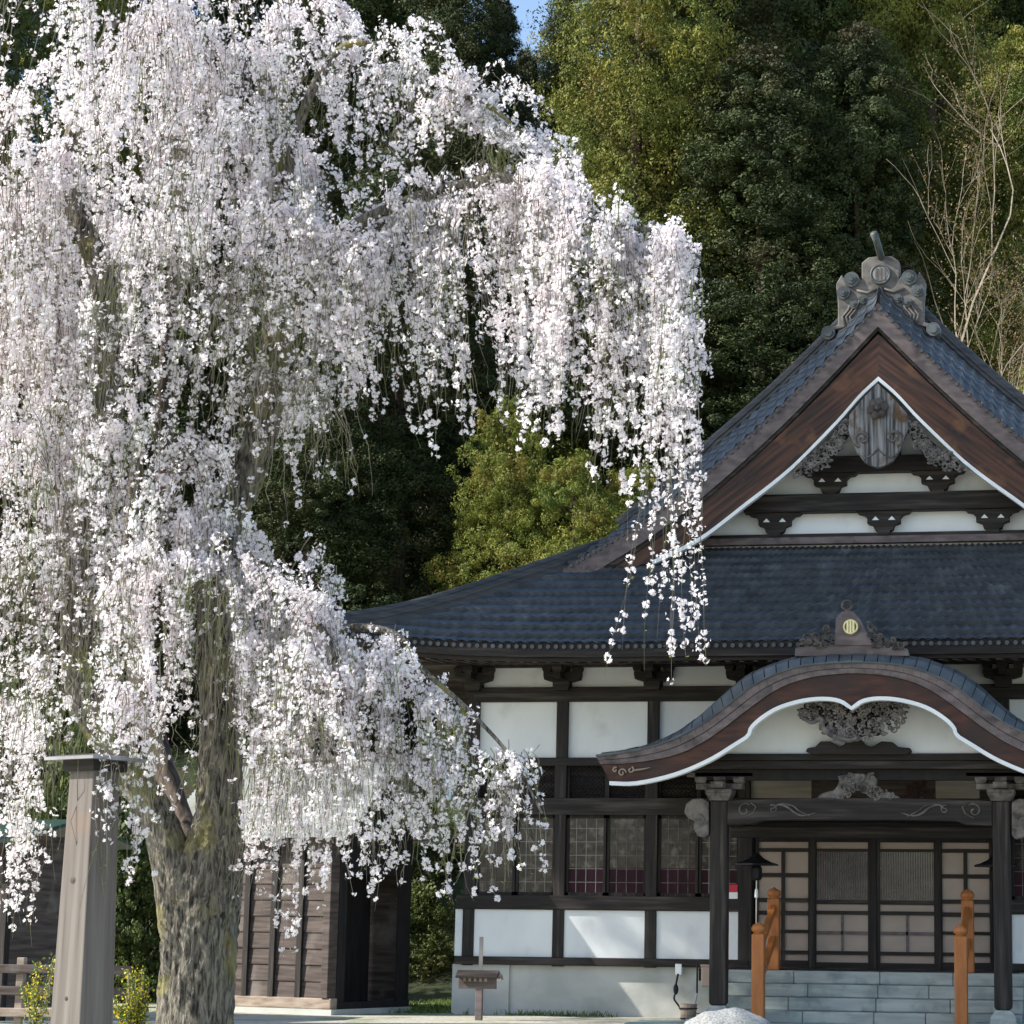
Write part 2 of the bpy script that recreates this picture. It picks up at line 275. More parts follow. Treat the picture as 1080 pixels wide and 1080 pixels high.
# wall grid: posts at these u, rows at these z
UP = [-7.66, -5.92, -4.16, -2.40]
zfl, zsill, zlow0, zlow1, zw0, zw1, zl0, zl1, zp0, zp1, zt = .92, 1.07, 1.09, 1.94, 2.21, 3.71, 4.03, 4.63, 4.79, 5.85, 6.13
for sg in (-1, 1):
    X = lambda a, b: (min(sg*a, sg*b), max(sg*a, sg*b))
    for u in UP:
        a, b = X(u-.11, u+.11); bx('wall_post', a, b, -.13, .13, 0.9, 6.6, 'wood_v', bev=.012)
    for z0, z1, y in ((zfl, zsill, -.17), (zlow1, zw0, -.15), (zw1, zl0, -.15), (zl1, zp0, -.14), (zp1, zt, -.14)):
        a, b = X(-7.9 if z0 < 2 else -7.66, -2.3 if z0 < 5 else -.0); bx('wall_beam', a, b, y, .1, z0+.002, z1-.002, 'wood_h', bev=.012)
    for i in range(3):
        a, b = X(UP[i]+.11, UP[i+1]-.11)
        bx('upper_wall_panel', a, b, -.02, .06, zp0, zp1, 'plaster')
        bx('eave_wall_panel', a, b, .0, .08, zt, 6.62, 'plaster')
        # lower white panel (sits slightly proud), the outer one runs on past the corner
        a2, b2 = X(UP[i]+(.11 if i else -.26), UP[i+1]-.08)
        bx('lower_wall_panel', a2, b2, -.09, .02, zsill, zlow1, 'plaster')
        # lattice panels: two per bay
        for j in range(2):
            c0 = a+(b-a)*j/2+.02; c1 = a+(b-a)*(j+1)/2-.02
            bp = bx('lattice_panel', c0, c1, .04, .07, zl0, zl1, 'black')
            mb = MB(); n = 12; wd = c1-c0; hh = zl1-zl0
            for d in (1, -1):
                k = -hh
                while k < wd:
                    p0 = max(k, 0); p1 = min(k+hh, wd)
                    if p1 > p0+.02:
                        q0, q1 = (p0-k), (p1-k)
                        if d < 0: q0, q1 = hh-q0, hh-q1
                        mb.tube([(c0+p0, .02, zl0+q0), (c0+p1, .02+.004*d, zl0+q1)], .011, 4)
                    k += .085
            mb.build('lattice', M['wood_h'], bp)
            MB().box(c0-.02, c0+.02, -.05, .03, zl0, zl1).box(c1-.02, c1+.02, -.05, .03, zl0, zl1).build('lattice_frame', M['wood_v'], bp)
        # window: two sashes
        for j in range(2):
            c0 = a+(b-a)*j/2+.005; c1 = a+(b-a)*(j+1)/2-.005; y = -.02 if j == 0 else .02
            wf = MB().box(c0, c0+.05, y-.03, y+.02, zw0, zw1).box(c1-.05, c1, y-.03, y+.02, zw0, zw1).box(c0, c1, y-.03, y+.02, zw0-.001, zw0+.06).box(c0, c1, y-.03, y+.02, zw1-.06, zw1+.001).build('window', M['wood_v'], H)
            MB().box(c0+.05, c1-.05, y-.002, y+.006, zw0+.05, zw1-.05).build('pane', M['glass'], wf)
            mb = MB()
            for k in range(1, 4): xx = c0+(c1-c0)*k/4; mb.box(xx-.007, xx+.007, y-.012, y-.002, zw0+.05, zw1-.05)
            for k in range(1, 6): zz = zw0+(zw1-zw0)*k/6; mb.box(c0+.05, c1-.05, y-.010, y-.003, zz-.006, zz+.006)
            mb.build('window_bars', M['muntin' if (i+j) % 2 else 'fascia'], wf)
            if i in (1, 2): MB().box(c0+.05, c1-.05, y-.006, y-.003, zw0+.06, zw0+.52).build('curtain', M['cloth'], wf)
    # bracket clusters under the eave
    for u in [-7.66, -5.92, -4.16, -2.4, -.8]:
        c = sg*u; mb = MB()
        mb.prism([(c-.13, 6.05), (c+.13, 6.05), (c+.16, 6.16), (c+.16, 6.22), (c-.16, 6.22), (c-.16, 6.16)], -.30, .12)
        mb.prism([(c-.36, 6.34), (c-.34, 6.26), (c-.2, 6.22), (c+.2, 6.22), (c+.34, 6.26), (c+.36, 6.34), (c+.36, 6.4), (c-.36, 6.4)], -.24, -.02)
        for q in (-.29, 0, .29): mb.prism([(c+q-.06, 6.4), (c+q+.06, 6.4), (c+q+.09, 6.46), (c+q+.09, 6.5), (c+q-.09, 6.5), (c+q-.09, 6.46)], -.27, .0)
        mb.box(c-.06, c+.06, -.62, .0, 6.26, 6.38); mb.box(c-.09, c+.09, -.66, -.48, 6.38, 6.48)
        mb.build('eave_bracket', M['wood_h'], H)
    # side wall
    a, b = X(-7.66, -7.56)
    sw = bx('side_wall', a, b, .1, 13, .9, 6.5, 'plank')
    for y in np.arange(1.8, 13, 1.8): bx('side_post', min(a, b)-.06, max(a, b)+.06, y-.1, y+.1, .9, 6.5, 'wood_v')
for u0, u1 in ((-2.3, -.9), (-.7, .7), (.9, 2.3)): bx('eave_wall_panel', u0, u1, .0, .08, 5.0, 6.62, 'plaster')
bx('eave_purlin', -8.0, 8.0, -.24, -.02, 6.505, 6.62, 'wood_h')
bx('outer_purlin', -9.0, 9.0, -.95, -.78, 6.49, 6.62, 'wood_h')
bx('rear_wall', -7.6, 7.6, 13, 13.1, 0, 6.6, 'plank')
fd = MB().box(-7.62, -2.62, -.02, 13, 0, .915).box(-7.95, -6.85, -.09, .5, 0, .917).box(2.62, 7.9, -.02, 13, 0, .915).box(-2.62, 2.62, .3, 13, 0, .915).build('foundation', M['concrete'], H)
bx('foundation_vent', -3.25, -2.85, -.04, .0, .68, .9, 'black')

# ---- roof profile: height of the tiles at distance |u| from the ridge line
SU = [0, .7, 1.36, 1.98, 2.6, 3.23, 4.0, 4.7, 5.4, 6.2, 7.0, 8.0, 9.0, 9.75]
SZ = [13.75, 12.98, 12.3, 11.7, 11.14, 10.6, 9.98, 9.5, 9.08, 8.62, 8.17, 7.6, 7.04, 6.62]
W_, VE = 9.75, -2.3
Sf = lambda u: float(np.interp(abs(u), SU, SZ))
_su = catmull([(a, b) for a, b in zip(SU, SZ)], 6); _sx = [p[0] for p in _su]; _sz = [p[1] for p in _su]
Sf = lambda u: float(np.interp(abs(u), _sx, _sz))
lift = lambda a: .34*max(0, (abs(a)-3)/(W_-3))**4
def tiles(name, P, ns, nt, sub=6, amp=.020, step=.065, m='tile', par=None):
    """tiled surface: P(s,t) with s across (ns tiles) and t down the slope (nt courses)"""
    A = []; sN = ns*sub+1
    tt = []
    for j in range(nt): tt += [(j+.0, 0), (j+.97, 1)]
    for (t, e) in tt:
        for i in range(sN):
            s = i/(sN-1); T = min(1, t/nt); p = Vector(P(s, T)); ds = Vector(P(min(1, s+.002), T))-Vector(P(max(0, s-.002), T)); dt = Vector(P(s, min(1, T+.004)))-Vector(P(s, max(0, T-.004)))
            n = ds.cross(dt)
            if n.length < 1e-9: n = Vector((0, 0, 1))
            n.normalize()
            if n.z < 0: n = -n
            ph = (i % sub)/sub; wv = abs(math.sin(math.pi*ph))**1.3
            A.append(p+n*(amp*(1-wv)*1.4+step*e+.0*e))
    Q = [(j*sN+i, j*sN+i+1, (j+1)*sN+i+1, (j+1)*sN+i) for j in range(len(tt)-1) for i in range(sN-1)]
    return npmesh(name, A, Q, M[m], par or H)
VG = 2.0; UG = W_-(VG-VE)                                 # gable wall plane and half-width of its foot
def front(s, t):
    v = VG+.1-(VG+.1-VE)*t; h = W_-(v-VE); u = (2*s-1)*h
    return (u, v, Sf(h)+lift(u)*max(0, (h-UG)/(W_-UG))**2)
tiles('front_roof', front, 88, 12, 6, amp=.024, step=.085)
def side(sg):
    def f(s, t):
        a = UG+t*(W_-UG) if False else t*W_
        vb = VE+(W_-a) if a > UG else VG+.25
        y = vb+(15-vb)*s; return (sg*a, y, Sf(a)+lift(W_*(1-min(1, (y-vb)/9)))*(a/W_)**8*.9)
    return f
for sg in (-1, 1): tiles('side_roof', side(sg), 30, 34, 3, step=.03)
# eave edge: tile ends, fascia board, soffit, rafters
def eavez(u): return Sf(W_)+lift(u)
us = list(np.linspace(-W_, W_, 61))
MB().band([(u, eavez(u)+.115) for u in us], [(u, eavez(u)-.17) for u in us], VE+.02, VE+.10).build('eave_fascia', M['wood_h'], H)
MB().band([(u, eavez(u)-.172) for u in us], [(u, eavez(u)-.24) for u in us], VE+.10, VE+.2).build('eave_fascia', M['wood_h'], H)
mb = MB()
for i in range(132):
    u = -W_+(i+.5)*2*W_/132; mb.disc(u, eavez(u)+.012, .042, VE-.03, VE+.03, 8)
mb.build('eave_tile_ends', M['tile'], H)
n = 61; V = []
for v, dz in ((VE+.15, -.2), (-.1, .12)):
    for u in us: V.append((u, v, eavez(u)*(1 if v < -1 else 0)+(6.62 if v > -1 else 0)+dz if v < -1 else 6.64+.35*lift(u)))
npmesh('soffit', V, [(i, i+1, n+i+1, n+i) for i in range(n-1)], M['wood_h'], H)
mb = MB()
for i in range(76):
    u = -W_+.2+i*(2*W_-.4)/75; e = eavez(u)-.2
    mb.add([(u-.045, VE+.2, e-.06), (u+.045, VE+.2, e-.06), (u+.045, VE+.2, e-.005), (u-.045, VE+.2, e-.005), (u-.045, -.1, 6.55), (u+.045, -.1, 6.55), (u+.045, -.1, 6.63), (u-.045, -.1, 6.63)],
           [(0, 1, 2, 3), (7, 6, 5, 4), (0, 4, 5, 1), (1, 5, 6, 2), (2, 6, 7, 3), (3, 7, 4, 0)])
mb.build('rafters', M['plank'], H)
for sg in (-1, 1):                                        # side eaves
    V = []
    for y in np.linspace(VE, 13, 20):
        zz = eavez(W_*(1-min(1, (y-VE)/9)))-.2; V += [(sg*W_*.995, y, zz), (sg*7.5, y, 6.66)]
    npmesh('side_soffit', V, [(2*i, 2*i+1, 2*i+3, 2*i+2) for i in range(19)], M['wood_h'], H)
    mb = MB()
    for i in range(60):
        y = VE+.2+i*.25; zz = eavez(W_*(1-min(1, (y-VE)/9)))-.25
        mb.tube([(sg*(W_-.1), y, zz), (sg*7.6, y, 6.6)], .04, 4)
    mb.build('side_rafters', M['plank'], H)
    mb = MB(); P = [(sg*(W_-.02), y, eavez(W_*(1-min(1, (y-VE)/9)))-.1) for y in np.linspace(VE, 13, 20)]; mb.tube(P, .09, 4); mb.build('side_fascia', M['wood_h'], H)
# ---- ridges: stacked courses swept along a path
def ridge(name, P, wds, hs, m='ridge', smooth=False):
    """P centre line; stacked boxes of half-width wds[i], height hs[i]"""
    P = [Vector(p) for p in P]; mb = MB(); z = 0
    for wd, h in zip(wds, hs):
        v = []; f = []
        for i, p in enumerate(P):
            t = P[min(i+1, len(P)-1)]-P[max(i-1, 0)]; t.z = 0; s = Vector((-t.y, t.x, 0)).normalized()
            for a, b in ((-wd, z), (wd, z), (wd*.96, z+h), (-wd*.96, z+h)): v.append(p+s*a+Vector((0, 0, b)))
        for i in range(len(P)-1):
            for k in range(4): f.append((i*4+k, i*4+(k+1) % 4, (i+1)*4+(k+1) % 4, (i+1)*4+k))
        f += [(3, 2, 1, 0), tuple(len(P)*4-4+k for k in range(4))]
        mb.add(v, f); z += h-.004
    return mb.build(name, M[m], H, smooth=smooth)
for sg in (-1, 1):
    vr = lambda a: VG+.42-max(0, a-3.6)*.22; zr = lambda a: Sf(a)+.62*min(1, max(0, (UG+.5-a)/2.4))
    P = [(sg*a, vr(a), zr(a)-.02) for a in np.linspace(.3, UG-.1, 30)]
    ridge('gable_ridge', P, [.25, .21, .24, .2, .22], [.12, .07, .06, .06, .07])
    mb = MB(); mb.tube([(sg*a, vr(a), zr(a)+.37) for a in np.linspace(.3, UG-.1, 30)], .11, 8); mb.build('gable_ridge_cap', M['ridge'], H, smooth=True)
    P = []
    for k in np.linspace(0, 1, 26):
        a = UG-.5+k*(W_-UG+.35); v = VE+(W_-a); z = Sf(a)+(lift(a)*max(0, (a-UG)/(W_-UG))**2 if a > UG else 0)
        P.append((sg*a, v, z-.05))
    ridge('hip_ridge', P, [.19, .16, .18, .15], [.13, .07, .06, .06])
    mb = MB(); mb.tube([(p[0], p[1], p[2]+.33) for p in P], .08, 8)
    e = P[-1]; mb.ball((e[0]+sg*.05, e[1]-.05, e[2]+.2), .2, (1, 1, 1)); mb.build('hip_ridge_cap', M['ridge'], H, smooth=True)
ridge('main_ridge', [(0, y, Sf(0)+.45) for y in np.linspace(1.8, 14.6, 6)], [.3, .25, .28, .22], [.25, .15, .15, .15])
# ---- verge strip in front of the gable ridges (tiles rolling forward)
VB = 1.0
oc = lambda a: Sf(a)-.06                                  # front top edge of the verge
for sg in (-1, 1):
    def vg(s, t, sg=sg):
        a = .0+s*6.3; z = oc(a)+(Sf(a)+max(.12, .74*min(1, (UG+.9-a)/2.6))-oc(a))*math.sin(math.pi/2*(1-t))**.9*.9
        ve_ = VG+.2-max(0, a-3.6)*.22 if a < UG-.2 else VG-.16-(a-UG+.2)*.62
        v = ve_-(ve_-VB+.05)*t
        return (sg*a, v, z)
    tiles('verge_tiles', vg, 32, 6, 5, amp=.03, step=.02)
    mb = MB()
    for i in range(54):
        a = .06+i*6.1/54; mb.disc(sg*a, oc(a)-.02, .036, VB-.09, VB-.02, 8)
    mb.build('verge_tile_ends', M['tile'], H)
# bargeboards from the traced inner edge
IN = [L(x, y, VB) for x, y in ((925, 397), (906, 416), (887, 438), (862, 464), (837, 489), (812, 510), (787, 529), (763, 548), (740, 565), (718, 577), (697, 587), (672, 597), (648, 604))]
IN[0] = (0, IN[0][1]); IN = [(abs(a), b) for a, b in IN]
IN = [tuple(p) for p in resample(catmull(IN, 4), 34)]
n = len(IN)
OUT = [(k*6.35/(n-1)*1.0, 0) for k in range(n)]
OUT = [(a, oc(a)+.05) for a, _ in OUT]; FAL = [(a*.985, b-.42-.06*math.exp(-a*2)) for a, b in OUT]
INo = [tuple(p) for p in IN]
for sg in (-1, 1):
    q = (lambda P: P) if sg > 0 else mir
    MB().band(q(OUT), q(FAL), VB-.04, VB+.12).build('verge_fascia', M['fascia'], H)
    MB().band(q([(a, b-.001) for a, b in FAL]), q([(a*.99, b-.07) for a, b in FAL]), VB-.0, VB+.14).build('verge_underfascia', M['wood_h'], H)
    TOPB = [(a, oc(a)-.085-.35-.06*math.exp(-a*2)-.07) for a in np.linspace(0, 5.55, n)]; NW = int(n*.90)
    MB().band(q(TOPB), q(INo), VB+.04, VB+.13).build('bargeboard', M['barge_l' if sg < 0 else 'barge_r'], H)
    MB().band(q([(a, b+.0) for a, b in INo[:NW]]), q([(a, b-.085) for a, b in INo[:NW]]), VB+.0, VB+.15).build('gable_trim', M['white'], H)
    # underside of the verge back to the gable wall
    V = []; K = []
    for a, b in OUT: V += [(sg*a, VB+.13, b-.15), (sg*a, VG+.05, b-.15)]
    npmesh('verge_soffit', V, [(2*i, 2*i+1, 2*i+3, 2*i+2) for i in range(n-1)], M['plank'], H)
zb = 9.06
gz = lambda a: oc(a)-.3
pts = [(-UG-.2, zb-.1)]+[(-a, gz(a)) for a in np.linspace(UG-.1, 0, 24)]+[(a, gz(a)) for a in np.linspace(.2, UG-.1, 23)]+[(UG+.2, zb-.1)]
MB().prism(pts, VG, VG+.1).build('gable_wall', M['plaster'], H)
zB = lambda y, v=VG: L(925, y, v)[1]
bx('gable_sill', -UG-.1, UG+.1, VG-.22, VG+.02, zB(574), zB(567), 'fascia'); bx('gable_sill', -UG-.1, UG+.1, VG-.16, VG+.02, zB(567)+.001, zB(563), 'wood_h')
bx('gable_beam', -2.75, 2.75, VG-.3, VG-.001, zB(541), zB(522), 'wood_h', bev=.02); bx('gable_beam', -1.35, 1.35, VG-.3, VG-.002, zB(500), zB(483), 'wood_h', bev=.02)
bx('gable_strut', -.35, .35, VG-.2, VG-.003, zB(483)+.001, zB(430), 'wood_h')
def gbr(x, y0, y1):
    c, _ = L(x, y0, VG-.2); z1 = zB(y0); z0 = zB(y1); h = z1-z0
    P = [(-.55, 1), (-.5, .9), (-.4, .86), (-.33, .72), (-.33, .5), (-.22, .42), (-.18, .22), (-.12, .16), (-.12, 0)]
    P = [(c+a*.98, z0+b*h) for a, b in P]; P = P+[(2*c-a, b) for a, b in P[::-1]]
    g = MB().prism(P, VG-.22, VG-.004).build('gable_bracket', M['wood_h'], H)
    mb = MB()
    for s in (-1, 1): mb.prism([(c+s*.16-.07, z0+.62*h), (c+s*.16+.07, z0+.62*h), (c+s*.16, z0+.78*h)], VG-.226, VG-.21)
    mb.build('bracket_opening', M['plaster'], g)
for x, y0, y1 in ((875.5, 500, 524), (989, 500, 524), (817, 541, 566), (932, 541, 566), (1047, 541, 566), (702+4, 541, 566)): gbr(x, y0, y1)
# gable pendant (gegyo)
v = VB-.02
PO = [(925, 405), (912, 419), (896, 438), (895, 455), (899, 465), (903, 476), (912, 488), (920, 492), (927, 494)]
PO = [L(x, y, v) for x, y in PO]; PO[0] = (0, PO[0][1]); PO[-1] = (0, PO[-1][1]); PO = PO+[(-a, b) for a, b in PO[-2:0:-1]]
gp = MB().prism(PO, v-.06, v+.08).build('gable_pendant', M['pendant'], H, bevel=.01)
mb = MB(); cz = L(925, 432, v)[1]
for k in range(6):
    a = math.pi/3*k+.2; mb.ball((.13*math.cos(a), v-.12, cz+.13*math.sin(a)), .09, (1, .6, 1))
mb.ball((0, v-.17, cz), .06).lathe([(.01, 0)]*2, 0, 0, 3) if False else mb.ball((0, v-.17, cz), .06)
mb.build('rosette', M['carve_dark'], gp, smooth=True)
mb = MB()
for s in (-1, 1):
    P = spiral(s*.30, L(925, 463, v)[1], .17, 1.3, s, -1.2, v-.08); mb.tube(P, [.042*(1-.5*i/18) for i in range(19)], 6)
    mb.tube([(s*x, v-.07, z) for x, z in ((.42, L(925, 478, v)[1]), (.25, L(925, 484, v)[1]), (.1, L(925, 480, v)[1]), (0, L(925, 474, v)[1]))], .015, 5)
mb.build('pendant_scrolls', M['carve'], gp, smooth=True)
FP = [(895, 443), (896, 456), (888, 470), (880, 480), (870, 492), (852, 498), (838, 502), (836, 498), (852, 484), (872, 466)]
for sg in (-1, 1):
    poly = [L(x, y, v) for x, y in FP]; poly = poly if sg < 0 else mir(poly)
    mb = MB(); openwork(mb, poly, v-.0, 46, .075, .024, 3); bk_ = MB().prism(poly, v+.1, v+.14)
    sc_ = mb.build('pendant_side_carving', M['carve'], gp, smooth=False); bk_.build('carving_backing', M['black'], sc_)
# ridge end ornament (onigawara)
v = 1.55
q = lambda pts, vv: [L(x, y, vv) for x, y in pts]
OL = q([(870, 352), (876, 346), (884, 343), (884, 322), (882, 300), (888, 290), (893, 298), (903, 290), (909, 296), (909, 278), (916, 272), (930, 270.5)], v)
OL[-1] = (0, OL[-1][1]); iv = q([(925, 322)], v)[0][1]
low = [(0, iv-.0), (OL[0][0]*.5, (OL[0][1]+iv)/2-.12)]
orn = MB().prism(OL+[(-a, b) for a, b in OL[-2::-1]]+[(-low[1][0], low[1][1]), (0, iv-.12), low[1]], v-.05, v+.28).build('ridge_ornament', M['ornament'], H, bevel=.02)
cz = L(925, 290.5, v)[1]
cr = MB().disc(0, cz, .19, v-.09, v-.04, 28).build('crest', M['ornament_b'], orn)
mb = MB(); mb.disc(0, cz, .15, v-.10, v-.085, 28); mb.build('crest_disc', M['muntin'], cr)
mb = MB(); [mb.box(x-.02, x+.02, v-.115, v-.10, cz-math.sqrt(.148**2-x*x)*.95, cz+math.sqrt(.148**2-x*x)*.95) for x in (-.075, 0, .075)]; mb.build('crest_bars', M['ornament'], orn)
mb = MB(); mb.tube([(.185*math.cos(a), v-.08, cz+.185*math.sin(a)) for a in np.linspace(0, 2*math.pi, 33)], .028, 6, False); mb.build('crest_ring', M['ornament_b'], orn, smooth=True)
for sg in (-1, 1):
    for x, y, r in ((898.5, 296, .155), (890, 310, .135), (911, 317, .09), (901, 322, .09)):
        a, b = L(x, y, v)
        mb = MB(); mb.disc(sg*a, b, r, v-.10, v+.2, 20).disc(sg*a, b, r*.6, v-.14, v-.1, 16).disc(sg*a, b, r*.3, v-.17, v-.14, 12); mb.build('scroll_knob', M['ornament_b'], orn, smooth=False)
    a, b = L(874, 352, v); mb = MB(); mb.disc(sg*a, b, .14, v-.1, v+.25, 20).disc(sg*a, b, .085, v-.14, v-.1, 16); mb.build('scroll_knob', M['ornament_b'], orn)
    mb = MB()
    for k in range(3):
        P = [L(x+k*4, y, v) for x, y in ((892, 345), (889, 335), (895, 328), (899, 318))]; mb.tube([(sg*a, v-.07, b) for a, b in P], .025, 5)
    P = [L(x, y, v) for x, y in ((904, 307), (915, 310), (925, 306))]; mb.tube([(sg*a, v-.07, b) for a, b in P], .03, 5)
    mb.build('ornament_carving', M['ornament'], orn, smooth=True)
a = L(922, 247, 1.1); b = L(932, 276, 1.7)
mb = MB(); mb.tube([(a[0], 1.0, a[1]), (a[0]+.05, 1.15, a[1]-.15), (b[0], 1.75, b[1]-.1)], [.075, .07, .075], 10); mb.build('ridge_finial', M['ornament_b'], orn, smooth=True)
# ------------------------------------------------------------ curved porch roof (karahafu)
VK = -3.7
def curve(pts, v, n=44):
    P = [L(x, y, v) for x, y in pts]; P[-1] = (0, P[-1][1]); return [tuple(p) for p in resample(catmull(P, 4), n)]
KT = curve([(629, 793), (660, 788.5), (689, 780), (716, 766), (742, 746), (766, 724), (790, 707), (820, 695), (858, 688), (897, 686)], VK)
K2 = curve([(629, 796), (660, 792), (689, 786), (711, 778), (740, 763), (765, 745), (790, 725), (813, 712), (849, 701), (897, 697)], VK)
K3 = curve([(633, 806), (667, 805), (711, 797), (740, 784), (765, 767), (791, 747), (822, 726), (858, 714), (897, 710)], VK)
KW = [L(x, y, VK) for x, y in ((643, 824), (671, 824), (711, 815), (747, 800), (775, 783), (788, 775), (791, 766), (803, 755), (822, 744), (849, 736.5), (872, 735), (888, 738), (897, 745))]
KW[-1] = (0, KW[-1][1]); KW = [tuple(p) for p in resample([c for i, c in enumerate(catmull(KW[:6], 4)[:-1]+catmull(KW[5:], 4))], 60)]
K3b = [tuple(p) for p in resample(K3, 60)]
full = lambda P: list(P)+[(-a, b) for a, b in P[-2::-1]]
pr = full(KT); pr2 = full(K2)
# roof sheet of metal plates, rolled over at the front
nn = len(pr); mb = MB()
arc = np.r_[0, np.cumsum([math.hypot(pr[i+1][0]-pr[i][0], pr[i+1][1]-pr[i][1]) for i in range(nn-1)])]
npl = 44
def onc(P, t):
    k = np.interp(t, arc/arc[-1], range(nn)); return (float(np.interp(k, range(nn), [p[0] for p in P])), float(np.interp(k, range(nn), [p[1] for p in P])))
mb = MB()
for i in range(npl):
    t0, t1 = (i+.035)/npl, (i+.965)/npl; jt = random.uniform(-.008, .008)
    for (ya, yb, A, B, dza, dzb) in ((VK-.03, VK+.12, pr2, pr, 0.005, -.07), (VK+.12, VK+.42, pr, pr, -.07, .02), (VK+.42, -.1, pr, pr, .02, .02)):
        a0 = onc(A, t0); a1 = onc(A, t1); b0 = onc(B, t0); b1 = onc(B, t1)
        mb.add([(a0[0], ya, a0[1]+dza+jt), (a1[0], ya, a1[1]+dza+jt), (b1[0], yb, b1[1]+dzb+jt), (b0[0], yb, b0[1]+dzb+jt),
                (a0[0], ya, a0[1]+dza-.03), (a1[0], ya, a1[1]+dza-.03), (b1[0], yb, b1[1]+dzb-.03), (b0[0], yb, b0[1]+dzb-.03)], [(0, 1, 2, 3), (0, 4, 5, 1), (1, 5, 6, 2), (3, 7, 4, 0), (7, 6, 5, 4)])
mb.build('porch_roof', M['copper'], H)
MB().band([(a, b-.03) for a, b in pr], [(a, b-.1) for a, b in pr], VK+.3, -.05).build('porch_roof_boards', M['wood_h'], H)
MB().band([(a, b-.002) for a, b in pr2], [(a, b-.03) for a, b in pr2], VK-.05, VK+.1).build('porch_roof_edge', M['copper'], H)
# fascia cut in short shingle-like pieces
k3 = full(K3); mb = MB(); nf = 64
def on2(P, t):
    k = t*(nn-1); return (float(np.interp(k, range(nn), [p[0] for p in P])), float(np.interp(k, range(nn), [p[1] for p in P])))
P2 = [tuple(p) for p in resample(pr2, nn)]; P3 = [tuple(p) for p in resample(k3, nn)]
for i in range(nf):
    for r0, r1, y in ((0, .5, VK-.02), (.5, 1, VK+.0)):
        o_ = .5/nf if r0 else 0; t0, t1 = max(0, (i+.01)/nf-o_), min(1, (i+.99)/nf-o_)
        def mixp(t, r): a = on2(P2, t); b = on2(P3, t); return (a[0]*(1-r)+b[0]*r, (a[1]-.03)*(1-r)+b[1]*r)
        mb.band([mixp(t0, r0), mixp(t1, r0)], [mixp(t0, r1-.03), mixp(t1, r1-.03)], y, y+.15)
mb.build('porch_fascia', M['fascia'], H)
MB().band(full(K3b), full(KW), VK+.04, VK+.14).build('porch_bargeboard', M['barge'], H)
kwf = full(KW)
lo = []
for i, p in enumerate(kwf):
    a = kwf[max(0, i-1)]; b = kwf[min(len(kwf)-1, i+1)]; t = Vector((b[0]-a[0], b[1]-a[1])).normalized(); lo.append((p[0]+t.y*.065, p[1]-t.x*.065))
MB().band(kwf, lo, VK-.02, VK+.16).build('porch_trim', M['white'], H)
MB().band([(a, b+.05) for a, b in full(K3b)], [(a, b-.02) for a, b in full(K3b)], VK+.14, -.05).build('porch_ceiling', M['plank'], H)
for sg in (-1, 1):                                         # pale cloud scroll at the board's end
    mb = MB(); a, b = L(656, 815, VK)
    for dx, dz, r, tn, dd, a0 in ((0, .0, .075, 1.2, 1, 0), (.15, .05, .06, 1.0, -1, 2), (-.12, .05, .05, 1, 1, 1)):
        mb.tube([(sg*p[0], p[1], p[2]) for p in spiral(a+dx, b+dz, r, tn, dd, a0, VK+.0)], .018, 5)
    mb.tube([(sg*(a+.2), VK, b+.04), (sg*(a+.35), VK, b+.06), (sg*(a+.5), VK, b+.09)], [.02, .016, .004], 5)
    mb.build('cloud_scroll', M['rail_wood'], H, smooth=True)
# porch gable wall, its carving
vg_ = -2.75
lowz = L(900, 796, vg_)[1]
pts = [(-3.1, lowz-.05), (3.1, lowz-.05)]+[(a, b-.12) for a, b in full(K3b)[::-1] if abs(a) < 3.1 and b-.12 > lowz]
MB().prism(pts, vg_, vg_+.08).build('porch_gable_wall', M['plaster'], H)
CV = [(842, 742), (860, 738), (880, 739), (898, 746), (915, 738), (940, 738), (957, 742), (956, 757), (950, 767), (935, 775), (920, 781), (903, 781), (880, 778), (868, 770), (855, 762), (840, 757)]
poly = [L(x, y, VK+.35) for x, y in CV]
mb = MB(); openwork(mb, poly, VK+.35, 105, .06, .021, 8)
P = [L(x, y, VK+.3) for x, y in ((846, 757), (856, 762), (866, 758), (868, 768), (880, 777), (895, 781), (905, 778))]
mb.tube([(p[0], VK+.3, p[1]) for p in catmull(P, 5)], [.03+.02*math.sin(i/32*3.1) for i in range(31)], 7)
cvo = mb.build('porch_carving', M['carve'], H)
mb = MB(); poly = [L(x, y, VK+.45) for x, y in ((850, 745), (950, 745), (948, 762), (925, 776), (885, 776), (862, 762))]; openwork(mb, poly, VK+.45, 50, .1, .03, 9); mb.build('inner_scrolls', M['wood_h'], cvo)
FO = [(850, 793), (852, 789), (860, 788), (866, 782), (877, 782), (885, 788), (890, 786), (895, 780), (908, 780), (914, 786), (920, 788), (930, 782), (942, 783), (948, 788), (960, 789), (962, 793), (955, 796), (858, 796)]
MB().prism([L(x, y, vg_-.15) for x, y in FO], vg_-.22, vg_-.05).build('cloud_strut', M['wood_h'], H, bevel=.02)
